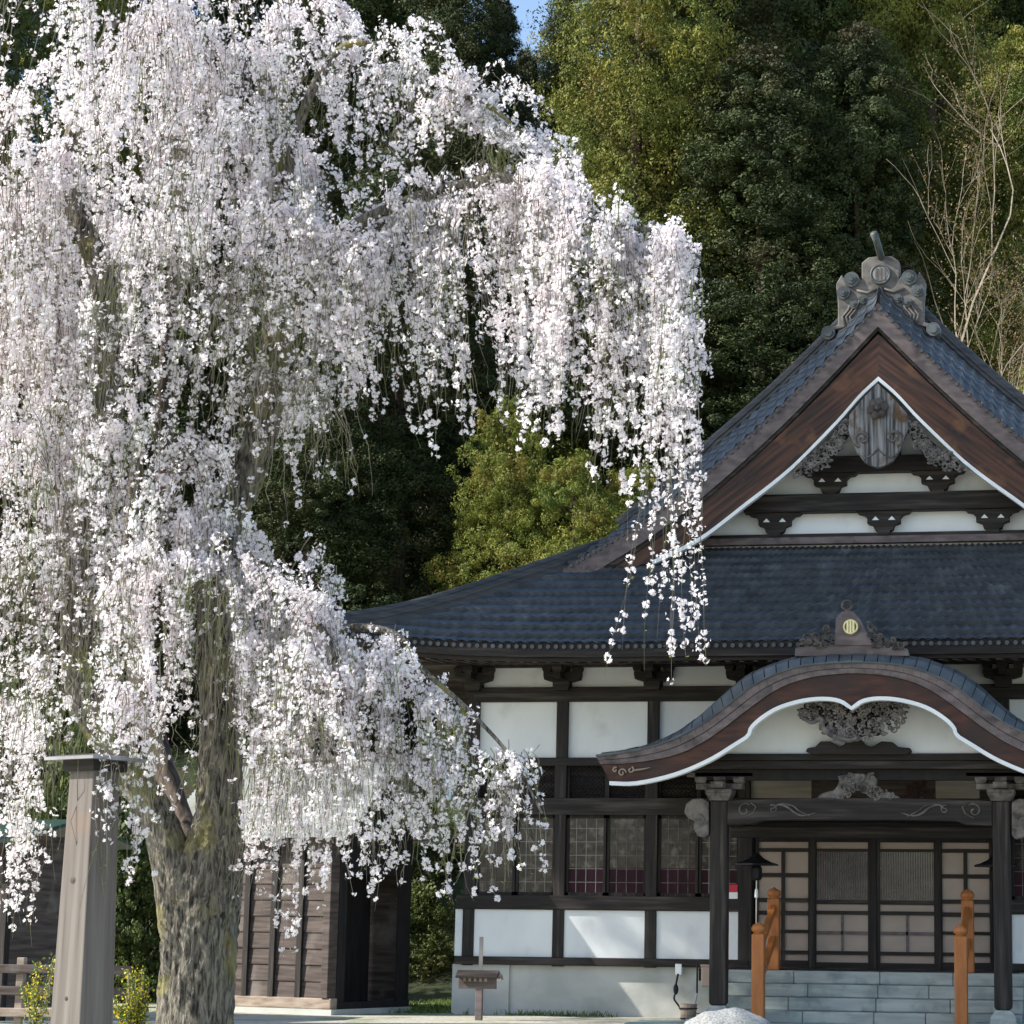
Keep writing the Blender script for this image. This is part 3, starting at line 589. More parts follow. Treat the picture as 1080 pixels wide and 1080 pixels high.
# upper porch beam, capitals, rainbow beam
VP = -2.5
U0 = 2.46
zz = lambda y, v=VP: L(906, y, v)[1]
bx('porch_upper_beam', -3.35, 3.35, VP-.32, VP-.12, zz(803), zz(796), 'wood_h', bev=.015)
bx('porch_upper_beam', -3.2, 3.2, VP-.28, VP+.1, zz(812), zz(803)-.002, 'wood_h', bev=.015)
bx('porch_inner_beam', -2.9, 2.9, VP-.1, VP+.1, zz(823), zz(812)-.003, 'black')
z1, z0 = zz(844), zz(869)
N = 30; top = []; bot = []
for i in range(N+1):
    u = -U0+.15+i*(2*U0-.3)/N; e = min(1, (U0-.15-abs(u))/.5); top.append((u, z1+.03*(1-(u/U0)**2)-.02*(1-e))); bot.append((u, z0+.06*(1-(u/U0)**4)-(.05 if abs(u) > U0-.65 else 0)))
rb = MB().band(top, bot, VP-.16, VP+.16).build('rainbow_beam', M['wood_h'], H, bevel=.02)
mb = MB(); zc = (z0+z1)/2+.02
for sg in (-1, 1):
    P = catmull([(sg*x, VP-.165, zc+z) for x, z in ((.75, -.04), (.95, -.09), (1.1, -.05), (1.25, .06), (1.4, .1), (1.5, .02))], 5); mb.tube(P, [.018*math.sin((i+1)/len(P)*2.8)+.004 for i in range(len(P))], 5)
    P = catmull([(sg*x, VP-.165, zc+z) for x, z in ((.85, -.1), (1.05, .0), (1.15, .08), (1.35, .12))], 5); mb.tube(P, .011, 5)
    mb.tube(spiral(sg*1.5, zc+.02, .08, 1.2, sg, 1, VP-.165), .013, 5)
    mb.tube(spiral(sg*2.0, zc+.0, .13, 1.1, -sg, .8, VP-.165), .014, 5)
    mb.tube([(sg*x, VP-.165, zc+z) for x, z in ((2.0, -.13), (1.85, -.05), (1.8, .06), (1.9, .14))], .012, 5)
mb.build('swirl_relief', M['carve'], rb, smooth=True)
bx('porch_tie_beam', -2.5, 2.5, -1.2, -1.0, zz(884, -1.1), zz(872, -1.1), 'wood_h', bev=.015)
for sg in (-1, 1):
    c = sg*U0
    p = MB().prism([(c-.15, zz(845)), (c-.15, .36), (c-.11, .32), (c+.11, .32), (c+.15, .36), (c+.15, zz(845))], VP-.15, VP+.15).build('porch_post', M['wood_v'], H, bevel=.025)
    MB().lathe([(.30, .12), (.30, .2), (.18, .32)], c, VP, 4, .5).lathe([(.32, 0.0), (.32, .12)], c, VP, 4, .5).build('post_base', M['step'], p)
    MB().box(c-.5, c+.5, VP-.5, VP+.5, 0, .1).build('base_slab', M['teal'], p, bevel=.02)
    mb = MB(); zt_ = zz(845)
    for w0, w1, ha, hb in ((.17, .24, 0, .14), (.24, .24, .14, .2)): mb.lathe([(w0*1.41, zt_+ha), (w1*1.41, zt_+hb)], c, VP, 4, .5)
    mb.box(c-.42, c+.42, VP-.12, VP+.12, zt_+.2, zt_+.3); mb.box(c-.12, c+.12, VP-.42, VP+.42, zt_+.21, zt_+.32)
    for d in (-.34, 0, .34): mb.lathe([(.11, zt_+.3), (.15, zt_+.36), (.15, zt_+.42)], c+d, VP, 4, .5)
    mb.box(c-.6, c+.6, VP-.1, VP+.1, zt_+.42, zt_+.5)
    mb.build('post_capital', M['carve'], H, bevel=.012)
    # carved beam end (kibana)
    P = [L(x, y, VP) for x, y in ((750, 880), (746, 884), (738, 882), (734, 874), (735, 866), (729, 864), (724, 857), (726, 848), (733, 843), (743, 842), (750, 846))]
    P = [(a-.02, b) for a, b in P]; P = P if sg < 0 else mir(P)
    k = MB().prism(P, VP-.13, VP+.13).build('beam_nose', M['carve'], H, bevel=.02)
    mb = MB(); x, z = P[5]; mb.tube(spiral(x-sg*.2, z-.02, .09, 1.2, sg, 1, VP-.135), .014, 5); mb.tube([(x-sg*.12, VP-.135, z-.18), (x-sg*.2, VP-.135, z-.1), (x-sg*.36, VP-.135, z-.08)], .013, 5); mb.build('nose_relief', M['carve'], k)
    # tie from post back to wall
    bx('porch_side_beam', c-.09, c+.09, VP+.15, -.1, zz(866), zz(850), 'wood_h')
# frog-leg strut above the rainbow beam
FO = [(862, 843), (866, 838), (874, 835), (880, 834), (884, 829), (886, 824), (884, 819), (893, 817), (905, 816), (922, 818), (926, 822), (925, 830), (932, 834), (940, 836), (948, 840), (951, 843), (920, 843), (912, 836), (904, 834), (896, 837), (890, 843)]
k = MB().prism([L(x, y, VP) for x, y in FO], VP-.13, VP+.05).build('frog_leg_strut', M['carve'], H, bevel=.02)
mb = MB(); openwork(mb, [L(x, y, VP-.14) for x, y in ((868, 841), (885, 832), (890, 820), (920, 820), (927, 832), (944, 841), (918, 840), (905, 832), (893, 840))], VP-.14, 22, .07, .02, 5); mb.build('strut_relief', M['carve'], k)
a0 = L(962, 830, -1.5); mb = MB(); openwork(mb, [L(x, y, -1.9) for x, y in ((955, 843), (958, 826), (972, 824), (984, 843))], -1.9, 22, .06, .02, 6); mb.build('inner_carving', M['barge'], H)
# transom over the doors (wall plane)
zv = lambda y: L(922, y, 0)[1]
bx('door_lintel', -2.38, 2.38, -.14, .1, zv(883), zv(868), 'wood_h'); bx('door_wall', -2.4, 2.4, -.02, .1, zv(868)+.001, zv(845), 'black')
bx('transom_board', *(L(791, 830, 0)[0], L(856, 830, 0)[0]), -.05, .05, zv(842), zv(822), 'beige'); bx('transom_board', *(L(987, 830, 0)[0], L(1033, 830, 0)[0]), -.05, .05, zv(842), zv(822), 'beige')
bx('door_wall', -2.4, 2.4, .06, .12, zv(845)+.002, 6.1, 'plank')
for sg in (-1, 1):
    a, b = sorted((sg*2.25, sg*2.5)); bx('door_post', a, b, -.16, .14, .92, zv(868), 'wood_v', bev=.012)
    a, b = sorted((sg*2.5, sg*2.9)); bx('lower_wall_panel', a, b-.0, -.03, .05, 1.07, 1.94, 'plaster') if False else None
# ---- doors
ux = lambda x: L(x, 950, 0)[0]
DX = [ux(x) for x in (797, 857, 920, 924, 987+2, 1047)]
def door(name, x0, x1, kind):
    d = empty(name, ((x0+x1)/2, 0, .93)); d.parent = H
    O = lambda z: z-.93; h = (x1-x0)/2; zr = [zv(y) for y in (1024, 883)]
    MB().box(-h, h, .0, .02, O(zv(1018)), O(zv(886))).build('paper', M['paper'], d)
    st = .055
    MB().box(-h, -h+st, -.05, .01, O(zr[0]), O(zr[1])).box(h-st, h, -.05, .01, O(zr[0]), O(zr[1])).build('stile', M['wood_v'], d)
    rails = ((1024, 1015.5), (1007.5, 1003.5), (965, 961), (954, 949.5), (898.5, 895.5), (888.5, 883)) if kind == 'door' else ((1024, 1014), (1007.5, 1003.5), (985, 981.5), (966, 961.5), (952.5, 948), (926, 921.5), (899, 895), (888.5, 883))
    mb = MB(); [mb.box(-h+st, h-st, -.045, .005, O(zv(a)), O(zv(b))) for a, b in rails]; mb.build('rail', M['wood_h'], d)
    if kind == 'door':
        MB().box(-h+st, h-st, -.012, -.002, O(zv(949.5)), O(zv(898.5))).build('dark_glass', M['slat_glass'], d)
        mb = MB(); n = 22
        for i in range(n): x = -h+st+(i+.5)*(2*h-2*st)/n; mb.box(x-.009, x+.009, -.035, -.012, O(zv(949.5)), O(zv(898.5)))
        mb.build('slats', M['fascia'], d)
        mb = MB(); mb.box(-.02, .02, -.04, .0, O(zv(1004)), O(zv(965))); mb.box(-h+st, h-st, -.04, .0, O(zv(986)), O(zv(982.5))); mb.build('muntin', M['fascia'], d)
    else:
        MB().box(-.04, .03, -.04, .0, O(zv(1014)), O(zv(895))).build('mullion', M['wood_v'], d)
    return d
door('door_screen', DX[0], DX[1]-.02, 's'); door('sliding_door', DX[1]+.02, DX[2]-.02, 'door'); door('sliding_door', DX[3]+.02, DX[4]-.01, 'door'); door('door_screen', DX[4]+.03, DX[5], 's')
for x in (ux(857), (DX[2]+DX[3])/2, DX[4]+.01, DX[0]-.08): bx('door_jamb', x-.05, x+.05, -.08, -.051 if False else .04, .93, zv(883), 'wood_v')
bx('porch_floor', -2.6, 2.6, -.62, .0, .80, .925, 'wood_h')
# ---- small ornament on the porch roof
v = VK+.25
OL = [(838, 689), (842, 683), (852, 680), (862, 678), (868, 671), (878, 667), (882, 650), (888, 645), (896, 643), (904, 647), (910, 658), (916, 668), (928, 672), (938, 676), (950, 678), (957, 686), (958, 690)]
OL = [L(x, y, v) for x, y in OL]
bs = MB().prism([L(x, y, v) for x, y in ((838, 692), (839, 683), (862, 680), (933, 680), (957, 684), (959, 692))], v, v+.2).prism([L(x, y, v) for x, y in ((880, 681), (882, 652), (887, 646), (893, 643.5), (900, 645), (907, 653), (914, 666), (921, 681))], v-.03, v+.22).build('porch_ridge_ornament', M['fascia'], H, bevel=.015)
mb = MB(); openwork(mb, [L(x, y, v-.02) for x, y in ((840, 681), (850, 672), (864, 665), (872, 660), (880, 668), (880, 681))], v-.02, 14, .07, .022, 2); openwork(mb, [L(x, y, v-.02) for x, y in ((957, 682), (948, 674), (934, 668), (917, 658), (916, 668), (921, 681))], v-.02, 16, .07, .022, 4)
a, b = L(893, 638, v); mb.tube([(a+.085*math.cos(t), v+.05, b+.085*math.sin(t)) for t in np.linspace(0, 6.28, 17)], .022, 6, False); mb.build('ornament_scrolls', M['carve_dark'], bs)
a, b = L(897.5, 661.5, v)
c = MB().disc(a, b, .155, v-.06, v-.028, 24).build('crest', M['fascia'], bs)
mb = MB(); mb.tube([(a+.115*math.cos(t), v-.07, b+.115*math.sin(t)) for t in np.linspace(0, 6.283, 29)], .016, 6, False)
for d in (-.05, 0, .05): mb.box(a+d-.018, a+d+.018, v-.085, v-.06, b-math.sqrt(.108**2-d*d), b+math.sqrt(.108**2-d*d))
mb.build('gold_crest_mark', M['gold'], c)
# ------------------------------------------------------------ stone steps and apron
st = tag(empty('stone_steps', (XC, YW-.62, 0)), 'wide grey stone steps leading up to the porch doors', 'steps')
for i in range(4):
    z1_ = .90-.225*i; m_ = MB()
    xs = [-2.75, -1.35+.3*(i % 2), .2, 1.5-.4*(i % 2), 2.75]
    for a, b in zip(xs[:-1], xs[1:]): m_.box(a+.004, b-.004, -.36*(i+1), -.36*i-.002, max(0, z1_-.225)+.001 if True else 0, z1_)
    m_.build('step', M['step'], st, bevel=.02)
MB().box(-2.75, 2.75, -.0, .6, 0, .795).build('stair_core', M['step'], st); MB().box(-2.7, 2.7, -.36, -.004, 0, .67).box(-2.7, 2.7, -.72, -.365, 0, .445).box(-2.7, 2.7, -1.08, -.725, 0, .22).build('stair_core', M['step'], st)
ap = MB().box(-3.9, 4.2, -3.6, -2.1, 0, .035).build('stone_apron', M['teal'], None, bevel=.01); ap.location = (XC, YW, 0); ap['kind'] = 'structure'
# handrails
def handrail(x0, lab):
    t = tag(empty('stair_handrail', (XC+x0, YW-2.5, 0)), lab, 'handrail', None)
    for y, z0, z1 in ((.0, .03, 1.55), (1.85, .9, 2.18)):
        p = MB().box(-.11, .11, y-.11, y+.11, z0, z1).build('rail_post', M['orange'], t, bevel=.02)
        MB().lathe([(.10, z1), (.085, z1+.03), (.12, z1+.05), (.13, z1+.10), (.10, z1+.155), (.03, z1+.19), (.005, z1+.21)], 0, y, 16).build('post_cap', M['orange'], p, smooth=True)
    for za, zb in ((1.30, 2.0), (.75, 1.45)):
        MB().add([(-.05, .1, za-.07), (.05, .1, za-.07), (.05, .1, za+.07), (-.05, .1, za+.07), (-.05, 1.75, zb-.07), (.05, 1.75, zb-.07), (.05, 1.75, zb+.07), (-.05, 1.75, zb+.07)],
                 [(0, 1, 2, 3), (7, 6, 5, 4), (0, 4, 5, 1), (1, 5, 6, 2), (2, 6, 7, 3), (3, 7, 4, 0)]).build('rail_board', M['orange'], t)
    return t
handrail(L(800, 1000, -2.5)[0], 'orange-brown wooden handrail on the left side of the stone steps')
handrail(L(1013.5, 1000, -2.5)[0], 'orange-brown wooden handrail on the right side of the stone steps')
# roofed hanging lanterns
def lantern(u, v, lab, far=False):
    z = L(800, 911, v)[1]
    t = tag(empty('eave_lantern', (XC+u, YW+v, z)), lab, 'lantern')
    v_ = []; prof = [(.02, .20), (.06, .17), (.16, .09), (.30, .03), (.42, .0), (.43, -.03)]
    mb = MB()
    mb.lathe([(r*1.0, z_) for r, z_ in prof], 0, 0, 6, .5); mb.build('lantern_roof', M['iron'], t)
    mb = MB(); mb.lathe([(.07, -.04), (.10, -.08), (.10, -.26), (.06, -.30)], 0, 0, 6); mb.build('lantern_body', M['iron'], t)
    mb = MB(); mb.tube([(0, 0, -.3), (0, 0, -1.15)], .012, 5); mb.build('pull_chain', M['alu'], t)
    MB().lathe([(.01, -.62), (.035, -.6), (.03, -.48), (.01, -.44)], 0, 0, 8).build('chain_weight', M['white'], t)
    mb = MB(); mb.tube([(0, 0, .2), (0, 0, .75)], .012, 5); mb.build('hook_rod', M['iron'], t)
    return t
lantern(L(798, 911, -1.0)[0], -1.0, 'dark roofed lantern hanging in the porch above the left handrail')
lantern(L(1050, 911, -1.0)[0], -1.0, 'dark roofed lantern hanging in the porch half hidden behind the right porch post')
def leafquads(c, d, size, jit=.5, asp=1.0):
    n = len(c); nr = d+rng.normal(0, jit, (n, 3)); nr /= np.linalg.norm(nr, axis=1)[:, None]
    a = np.cross(nr, rng.normal(0, 1, (n, 3))); a /= np.linalg.norm(a, axis=1)[:, None]; b = np.cross(nr, a)
    s = (size*(.6+.8*rng.random(n)))[:, None]
    return np.stack([c-a*s, c+b*s*asp*.55, c+a*s, c-b*s*asp*.55], 1).reshape(-1, 3)
# ------------------------------------------------------------ weeping cherry
def wpt(px, py, Y): return at(px, py, Y)
CH = tag(empty('weeping_cherry', tuple(at(212, 1100, 24.0)*np.array([1, 1, 0]))), 'huge weeping cherry in full pale pink blossom, its furrowed trunk beside the grey timber pillar', 'tree')
CB = np.array(CH.location)
from mathutils import noise as mnoise
def limb(name, pts, m='bark', n=20, rough=.07, seg=8, par=None, crack=0):
    """pts (px,py,Y,width_px) -> bumpy tapered tube"""
    P = []
    for px, py, Y, wd in pts:
        p = at(px, py, Y); P.append((*(p-CB), wd/2*Y*1.01/F))
    P = np.array(catmull(P, seg)); V = []; r = P[:, 3]; m_ = len(P)
    len_ = float(np.linalg.norm(np.diff(P[:, :3], axis=0), axis=1).mean())
    for i in range(m_):
        t = P[min(i+1, m_-1), :3]-P[max(i-1, 0), :3]; t /= np.linalg.norm(t)+1e-9
        a = np.cross(t, (0, 1, 0.01)); a /= np.linalg.norm(a); b = np.cross(t, a)
        for k in range(n):
            an = 2*math.pi*k/n
            hz_ = i*len_; cx_, sx_ = math.cos(an), math.sin(an)
            q = r[i]*(1+rough*(math.sin(an*3+hz_*.8+px)+.7*math.sin(an*5-hz_*1.3)+.4*math.sin(an*8+hz_*2)))
            if crack: q += crack*(1-2*abs(mnoise.noise(Vector((cx_*r[i]*13, sx_*r[i]*13, hz_*2.0+px)))))*.9+crack*.8*mnoise.noise(Vector((cx_*r[i]*30, sx_*r[i]*30, hz_*9)))
            else: q += r[i]*rough*.3*rng.standard_normal()
            V.append(P[i, :3]+a*q*math.cos(an)+b*q*math.sin(an))
    Q = [(i*n+k, i*n+(k+1) % n, (i+1)*n+(k+1) % n, (i+1)*n+k) for i in range(m_-1) for k in range(n)]
    return npmesh(name, V, Q, M[m], par or CH, smooth=True)
limb('trunk', [(205, 1180, 24, 92), (207, 1080, 24, 78), (211, 1000, 24, 76), (212, 950, 24, 80), (222, 905, 24, 66), (230, 860, 24.05, 47), (232, 790, 24.1, 42), (231, 700, 24.2, 38), (228, 630, 24.3, 34), (240, 560, 24.4, 30), (262, 500, 24.5, 32), (280, 440, 24.5, 30), (286, 380, 24.6, 24), (297, 310, 24.6, 17), (302, 240, 24.5, 14), (290, 160, 24.4, 11), (270, 60, 24.4, 8)], n=90, rough=.035, seg=34, crack=.032)
limb('main_limb', [(200, 975, 24.0, 60), (180, 900, 23.9, 42), (160, 850, 23.9, 36), (120, 790, 23.9, 36), (90, 730, 23.9, 40), (80, 660, 23.9, 34), (80, 590, 23.9, 28), (88, 500, 24, 30), (108, 420, 24, 28), (116, 350, 24, 28), (104, 280, 24, 26), (80, 220, 24, 22), (72, 170, 24, 16), (90, 90, 24, 11), (120, 20, 24.1, 8)], n=56, rough=.05, seg=26, crack=.016)
limb('main_limb', [(85, 520, 24.0, 30), (60, 440, 24.5, 20), (40, 330, 25, 14), (10, 240, 25, 10), (-40, 170, 25, 8)], m='bark')
limb('main_limb', [(226, 640, 24.3, 26), (190, 560, 24.8, 20), (172, 450, 25, 18), (180, 330, 25.2, 16), (192, 200, 25.2, 13), (200, 110, 25, 9), (196, 30, 25, 6)], m='bark_dark')
limb('main_limb', [(220, 950, 24.5, 34), (190, 860, 25.2, 26), (155, 750, 25.6, 26), (142, 660, 25.8, 24), (138, 560, 26, 18), (150, 440, 26, 12)], m='bark_dark')
limb('bough', [(282, 430, 24.5, 24), (310, 330, 24.2, 17), (360, 250, 24.0, 14), (430, 212, 23.8, 13), (500, 192, 23.6, 12), (535, 188, 23.5, 10), (575, 215, 23.4, 8), (640, 237, 23.2, 6), (700, 246, 23.1, 5), (742, 275, 23.0, 3)], n=12)
limb('bough', [(300, 260, 24.5, 14), (310, 150, 24.3, 12), (350, 60, 24.1, 9), (400, 48, 24, 7), (470, 92, 23.8, 6), (530, 122, 23.7, 5), (562, 170, 23.6, 3)], n=10)
limb('bough', [(225, 560, 24.2, 22), (262, 590, 23.6, 15), (310, 640, 23.2, 11), (345, 672, 22.9, 8), (360, 740, 22.7, 5), (375, 800, 22.6, 3)], n=10)
limb('bough', [(230, 740, 24.2, 22), (270, 690, 24.0, 14), (330, 668, 23.8, 11), (385, 662, 23.6, 9), (420, 672, 23.5, 8), (445, 705, 23.4, 6), (495, 750, 23.3, 5), (540, 800, 23.2, 3.5), (572, 858, 23.2, 2.5)], n=10)
limb('bough', [(290, 370, 24.5, 16), (330, 310, 24.9, 10), (400, 290, 25, 8), (470, 300, 25, 6), (540, 330, 25, 4), (600, 380, 25, 3)], n=10)
# strands: origin curve, number, hang range in px at both ends, forward/back spread, bloom density
SEG = 11
def strands(path, n, h0, h1, spread=.8, bloom=1.0, up=.25, bare=.12, side=.5, gap=1.0):
    P = np.array(catmull([at(*p) for p in path], 6)); P = resample(P, 60)
    ng = max(3, int(n/5)); gi = rng.integers(0, ng, n)      # tresses: a few strands share a side twig
    gt = rng.random(ng); t = (gt[gi]+rng.normal(0, .012, n)).clip(0, 1); idx = t*59; i0 = idx.astype(int).clip(0, 58); fr = (idx-i0)[:, None]
    B = P[i0]*(1-fr)+P[i0+1]*fr
    B[:, 1] += rng.normal(0, spread, ng)[gi]+rng.normal(0, .09, n); B[:, 0] += rng.normal(0, .14, ng)[gi]+rng.normal(0, .07, n)
    B[:, 2] += np.abs(rng.normal(0, up, ng))[gi]*.8+rng.normal(0, .05, n)-.05
    lo = np.interp(t, [0, 1], [h0[0], h1[0]]); hi = np.interp(t, [0, 1], [h0[1], h1[1]])
    Ln = (lo+(hi-lo)*(rng.random(ng)[gi]*.75+.25*rng.random(n)))*(.6+.4*rng.random(n)**.5)*24.3/F
    ang = (rng.random(ng)*2*math.pi)[gi]+rng.normal(0, .5, n); amp = (.25+rng.random(ng))[gi]*side*(.6+.5*rng.random(n))
    s = np.linspace(0, 1, SEG)[None, :]
    d = s*Ln[:, None]
    arch = (1-np.exp(-d/.4))
    sway = np.cumsum(rng.normal(0, .028, (n, SEG)), 1); sway2 = np.cumsum(rng.normal(0, .028, (n, SEG)), 1)
    lean = rng.normal(0, .11, ng)[gi][:, None]+rng.normal(0, .05, n)[:, None]+.02
    X = B[:, 0:1]+np.cos(ang)[:, None]*amp[:, None]*arch+sway+lean*d
    Y = B[:, 1:2]+np.sin(ang)[:, None]*amp[:, None]*arch+sway2
    Z = B[:, 2:3]-d*.97+.16*np.sin(np.minimum(d/.3, math.pi))*(amp[:, None]/max(side, .01))
    isb = rng.random(n) < bare; gb = (.3+1.15*rng.random(ng))[gi]
    return np.stack([X, Y, Z], 2), Ln, np.where(isb, .05, bloom*gb*(.6+.5*rng.random(n)))
G = []
def C_(*a, **k): G.append(strands(*a, **k))
D = 1.0
C_([(245, 150, 24), (205, 40, 23.8), (160, -35, 23.6), (115, 25, 23.5), (60, 88, 23.5), (-20, 125, 23.5)], 290, (150, 400), (150, 420), .8, 1.1)
C_([(285, 180, 24.3), (265, 20, 24), (310, -5, 24), (380, 52, 24), (430, 62, 23.9)], 260, (200, 420), (60, 170), .6, 1.15)
C_([(430, 62, 23.9), (470, 92, 23.8), (530, 122, 23.7), (562, 165, 23.6), (585, 225, 23.5)], 190, (40, 130), (30, 90), .35, 1.25)
C_([(545, 140, 23.7), (575, 190, 23.6), (600, 240, 23.5)], 40, (80, 200), (60, 180), .3, 1.1)
C_([(360, 250, 24), (430, 214, 23.8), (500, 194, 23.6), (545, 195, 23.5)], 150, (60, 250), (90, 320), .45, .95)
C_([(380, 260, 24), (430, 235, 23.8), (470, 215, 23.6), (505, 205, 23.5)], 36, (250, 340), (200, 330), .4, 1.0)
C_([(545, 200, 23.5), (590, 225, 23.4), (640, 238, 23.2), (690, 244, 23.1), (728, 272, 23.0)], 200, (120, 300), (140, 340), .45, 1.1, side=.3)
C_([(610, 235, 23.4), (650, 240, 23.2), (700, 246, 23.1), (724, 272, 23.0)], 72, (220, 310), (280, 430), .3, 1.0, side=.2)
C_([(705, 255, 23.1), (722, 268, 23.05), (730, 285, 23.0)], 34, (400, 470), (400, 470), .1, 1.0, side=.1, up=.05)
C_([(650, 245, 23.2), (672, 250, 23.1)], 9, (330, 400), (330, 390), .15, .12)
C_([(85, 220, 24), (60, 190, 23.6), (20, 190, 23.4), (-40, 240, 23.4)], 240, (150, 420), (150, 450), .8, 1.0)
C_([(110, 300, 23.6), (180, 240, 23.3), (250, 225, 23.3), (330, 240, 23.4), (410, 285, 23.5)], 260, (100, 280), (80, 250), .6, .95)
C_([(85, 540, 23.9), (40, 470, 23.5), (-30, 480, 23.5)], 140, (100, 330), (100, 330), .6, .8)
C_([(225, 560, 24), (180, 470, 23.4), (110, 450, 23.3), (70, 490, 23.3)], 170, (120, 300), (120, 280), .5, .95)
C_([(215, 545, 23.9), (262, 585, 23.5), (305, 635, 23.2), (345, 672, 22.9), (365, 760, 22.7)], 200, (120, 330), (100, 240), .45, 1.05)
C_([(290, 668, 23.9), (340, 660, 23.7), (395, 665, 23.5), (425, 710, 23.4)], 108, (200, 430), (150, 300), .4, 1.05, side=.28, up=.08)
C_([(420, 700, 23.4), (480, 748, 23.3), (548, 822, 23.2)], 88, (130, 270), (50, 130), .3, .9, side=.22, up=.1)
C_([(515, 795, 23.2), (558, 855, 23.2)], 16, (30, 140), (10, 50), .15, .7, side=.2)
C_([(280, 440, 24.5), (310, 400, 24.2), (335, 430, 24)], 80, (60, 200), (80, 190), .4, 1.0)
C_([(240, 330, 24), (280, 300, 23.8), (330, 330, 23.8)], 120, (80, 240), (80, 200), .5, .8, bare=.4)
C_([(80, 620, 23.6), (30, 590, 23.4), (-30, 630, 23.4)], 120, (80, 300), (80, 300), .6, .65, bare=.35)
C_([(130, 640, 23), (180, 590, 22.9), (225, 620, 23)], 120, (100, 230), (100, 200), .4, .9)
C_([(235, 640, 23.2), (290, 600, 23.2), (335, 620, 23.3)], 60, (150, 330), (100, 260), .5, .95)
C_([(30, 720, 22.6), (70, 700, 22.4), (120, 690, 22.2)], 70, (120, 280), (60, 110), .3, .7, bare=.3)
C_([(112, 740, 21.6), (140, 720, 21.5), (165, 730, 21.8)], 50, (80, 220), (150, 290), .16, 1.0, side=.2)
C_([(35, 760, 22.8), (55, 750, 22.8)], 20, (210, 290), (200, 270), .15, .9, side=.2)
C_([(240, 700, 23.6), (280, 690, 23.5), (320, 700, 23.5)], 62, (150, 300), (180, 340), .4, 1.0)
C_([(-20, 330, 24), (60, 330, 23.6), (150, 350, 23.5)], 170, (100, 300), (100, 260), .6, .9)
C_([(272, 380, 24.1), (292, 400, 24.1)], 26, (60, 160), (60, 160), .12, .1, side=.15)
C_([(345, 430, 24.3), (368, 425, 24.2), (375, 435, 24.2)], 12, (60, 110), (60, 110), .06, .05, side=.1)
C_([(20, 12, 23.8), (45, 5, 23.8), (70, 18, 23.8)], 18, (15, 45), (15, 40), .2, 1.3, side=.15)
C_([(470, 300, 24.9), (540, 330, 25), (600, 380, 25)], 50, (60, 190), (60, 150), .3, .8)
C_([(240, 760, 23.6), (300, 768, 23.5), (360, 778, 23.4), (425, 790, 23.4)], 52, (110, 235), (90, 190), .4, .7)
C_([(-15, 770, 23.2), (25, 765, 22.9), (62, 775, 22.8)], 34, (100, 225), (120, 225), .25, .8)
C_([(125, 760, 22.2), (160, 775, 22.4), (185, 790, 22.6)], 18, (90, 190), (60, 130), .2, .7, side=.2)
PT = np.concatenate([g[0] for g in G]); LN = np.concatenate([g[1] for g in G]); BL = np.concatenate([g[2] for g in G])
def project(W):
    q = (W-np.array([0, 0, CZ]))@RM; return PX-F*q[:, 0]/q[:, 2], 540+F*q[:, 1]/q[:, 2]
qx, qy = project(PT.reshape(-1, 3)); qx = qx.reshape(len(PT), -1); qy = qy.reshape(len(PT), -1)
ok_ = ~(((qx > 762) & (qy < 700)) | ((qx > 600+.28*(qy-0)) & (qy < 215))).any(1) & ~(((qx > 748) & (qy > 420) & (qy < 760)).any(1))
print('dropped', (~ok_).sum()); PT = PT[ok_]; LN = LN[ok_]; BL = BL[ok_]
PT = PT-CB; ns_ = len(PT)
# twig ribbons as three-sided tubes
rad = np.linspace(1, .35, SEG)[None, :, None]*(.0042+.003*rng.random((ns_, 1, 1)))
offs = np.array([(math.cos(a), math.sin(a), 0) for a in (0, 2.09, 4.19)])
V = (PT[:, :, None, :]+offs[None, None]*rad[..., None]).reshape(-1, 3)
base = (np.arange(ns_)*SEG*3)[:, None, None]; ii = (np.arange(SEG-1)*3)[None, :, None]; kk = np.arange(3)[None, None, :]
a = base+ii+kk; b = base+ii+(kk+1) % 3
npmesh('hanging_twigs', V, np.stack([a, b, b+3, a+3], -1).reshape(-1, 4), M['twig'], CH)['kind'] = 'stuff'
# flower clusters along the strands
pitch = .084
cnt = np.maximum((LN/pitch*BL).astype(int), 0)
sid = np.repeat(np.arange(ns_), cnt); nc = len(sid)
# clumped positions along each strand
u = rng.random(nc); u = np.where(rng.random(nc) < .22, u*.22, u**.92); u = .01+.99*u
fi = u*(SEG-1); i0 = fi.astype(int).clip(0, SEG-2); fr = (fi-i0)[:, None]
ctr = PT[sid, i0]*(1-fr)+PT[sid, i0+1]*fr
def project(W):
    q = (W-np.array([0, 0, CZ]))@RM; return PX-F*q[:, 0]/q[:, 2], 540+F*q[:, 1]/q[:, 2]
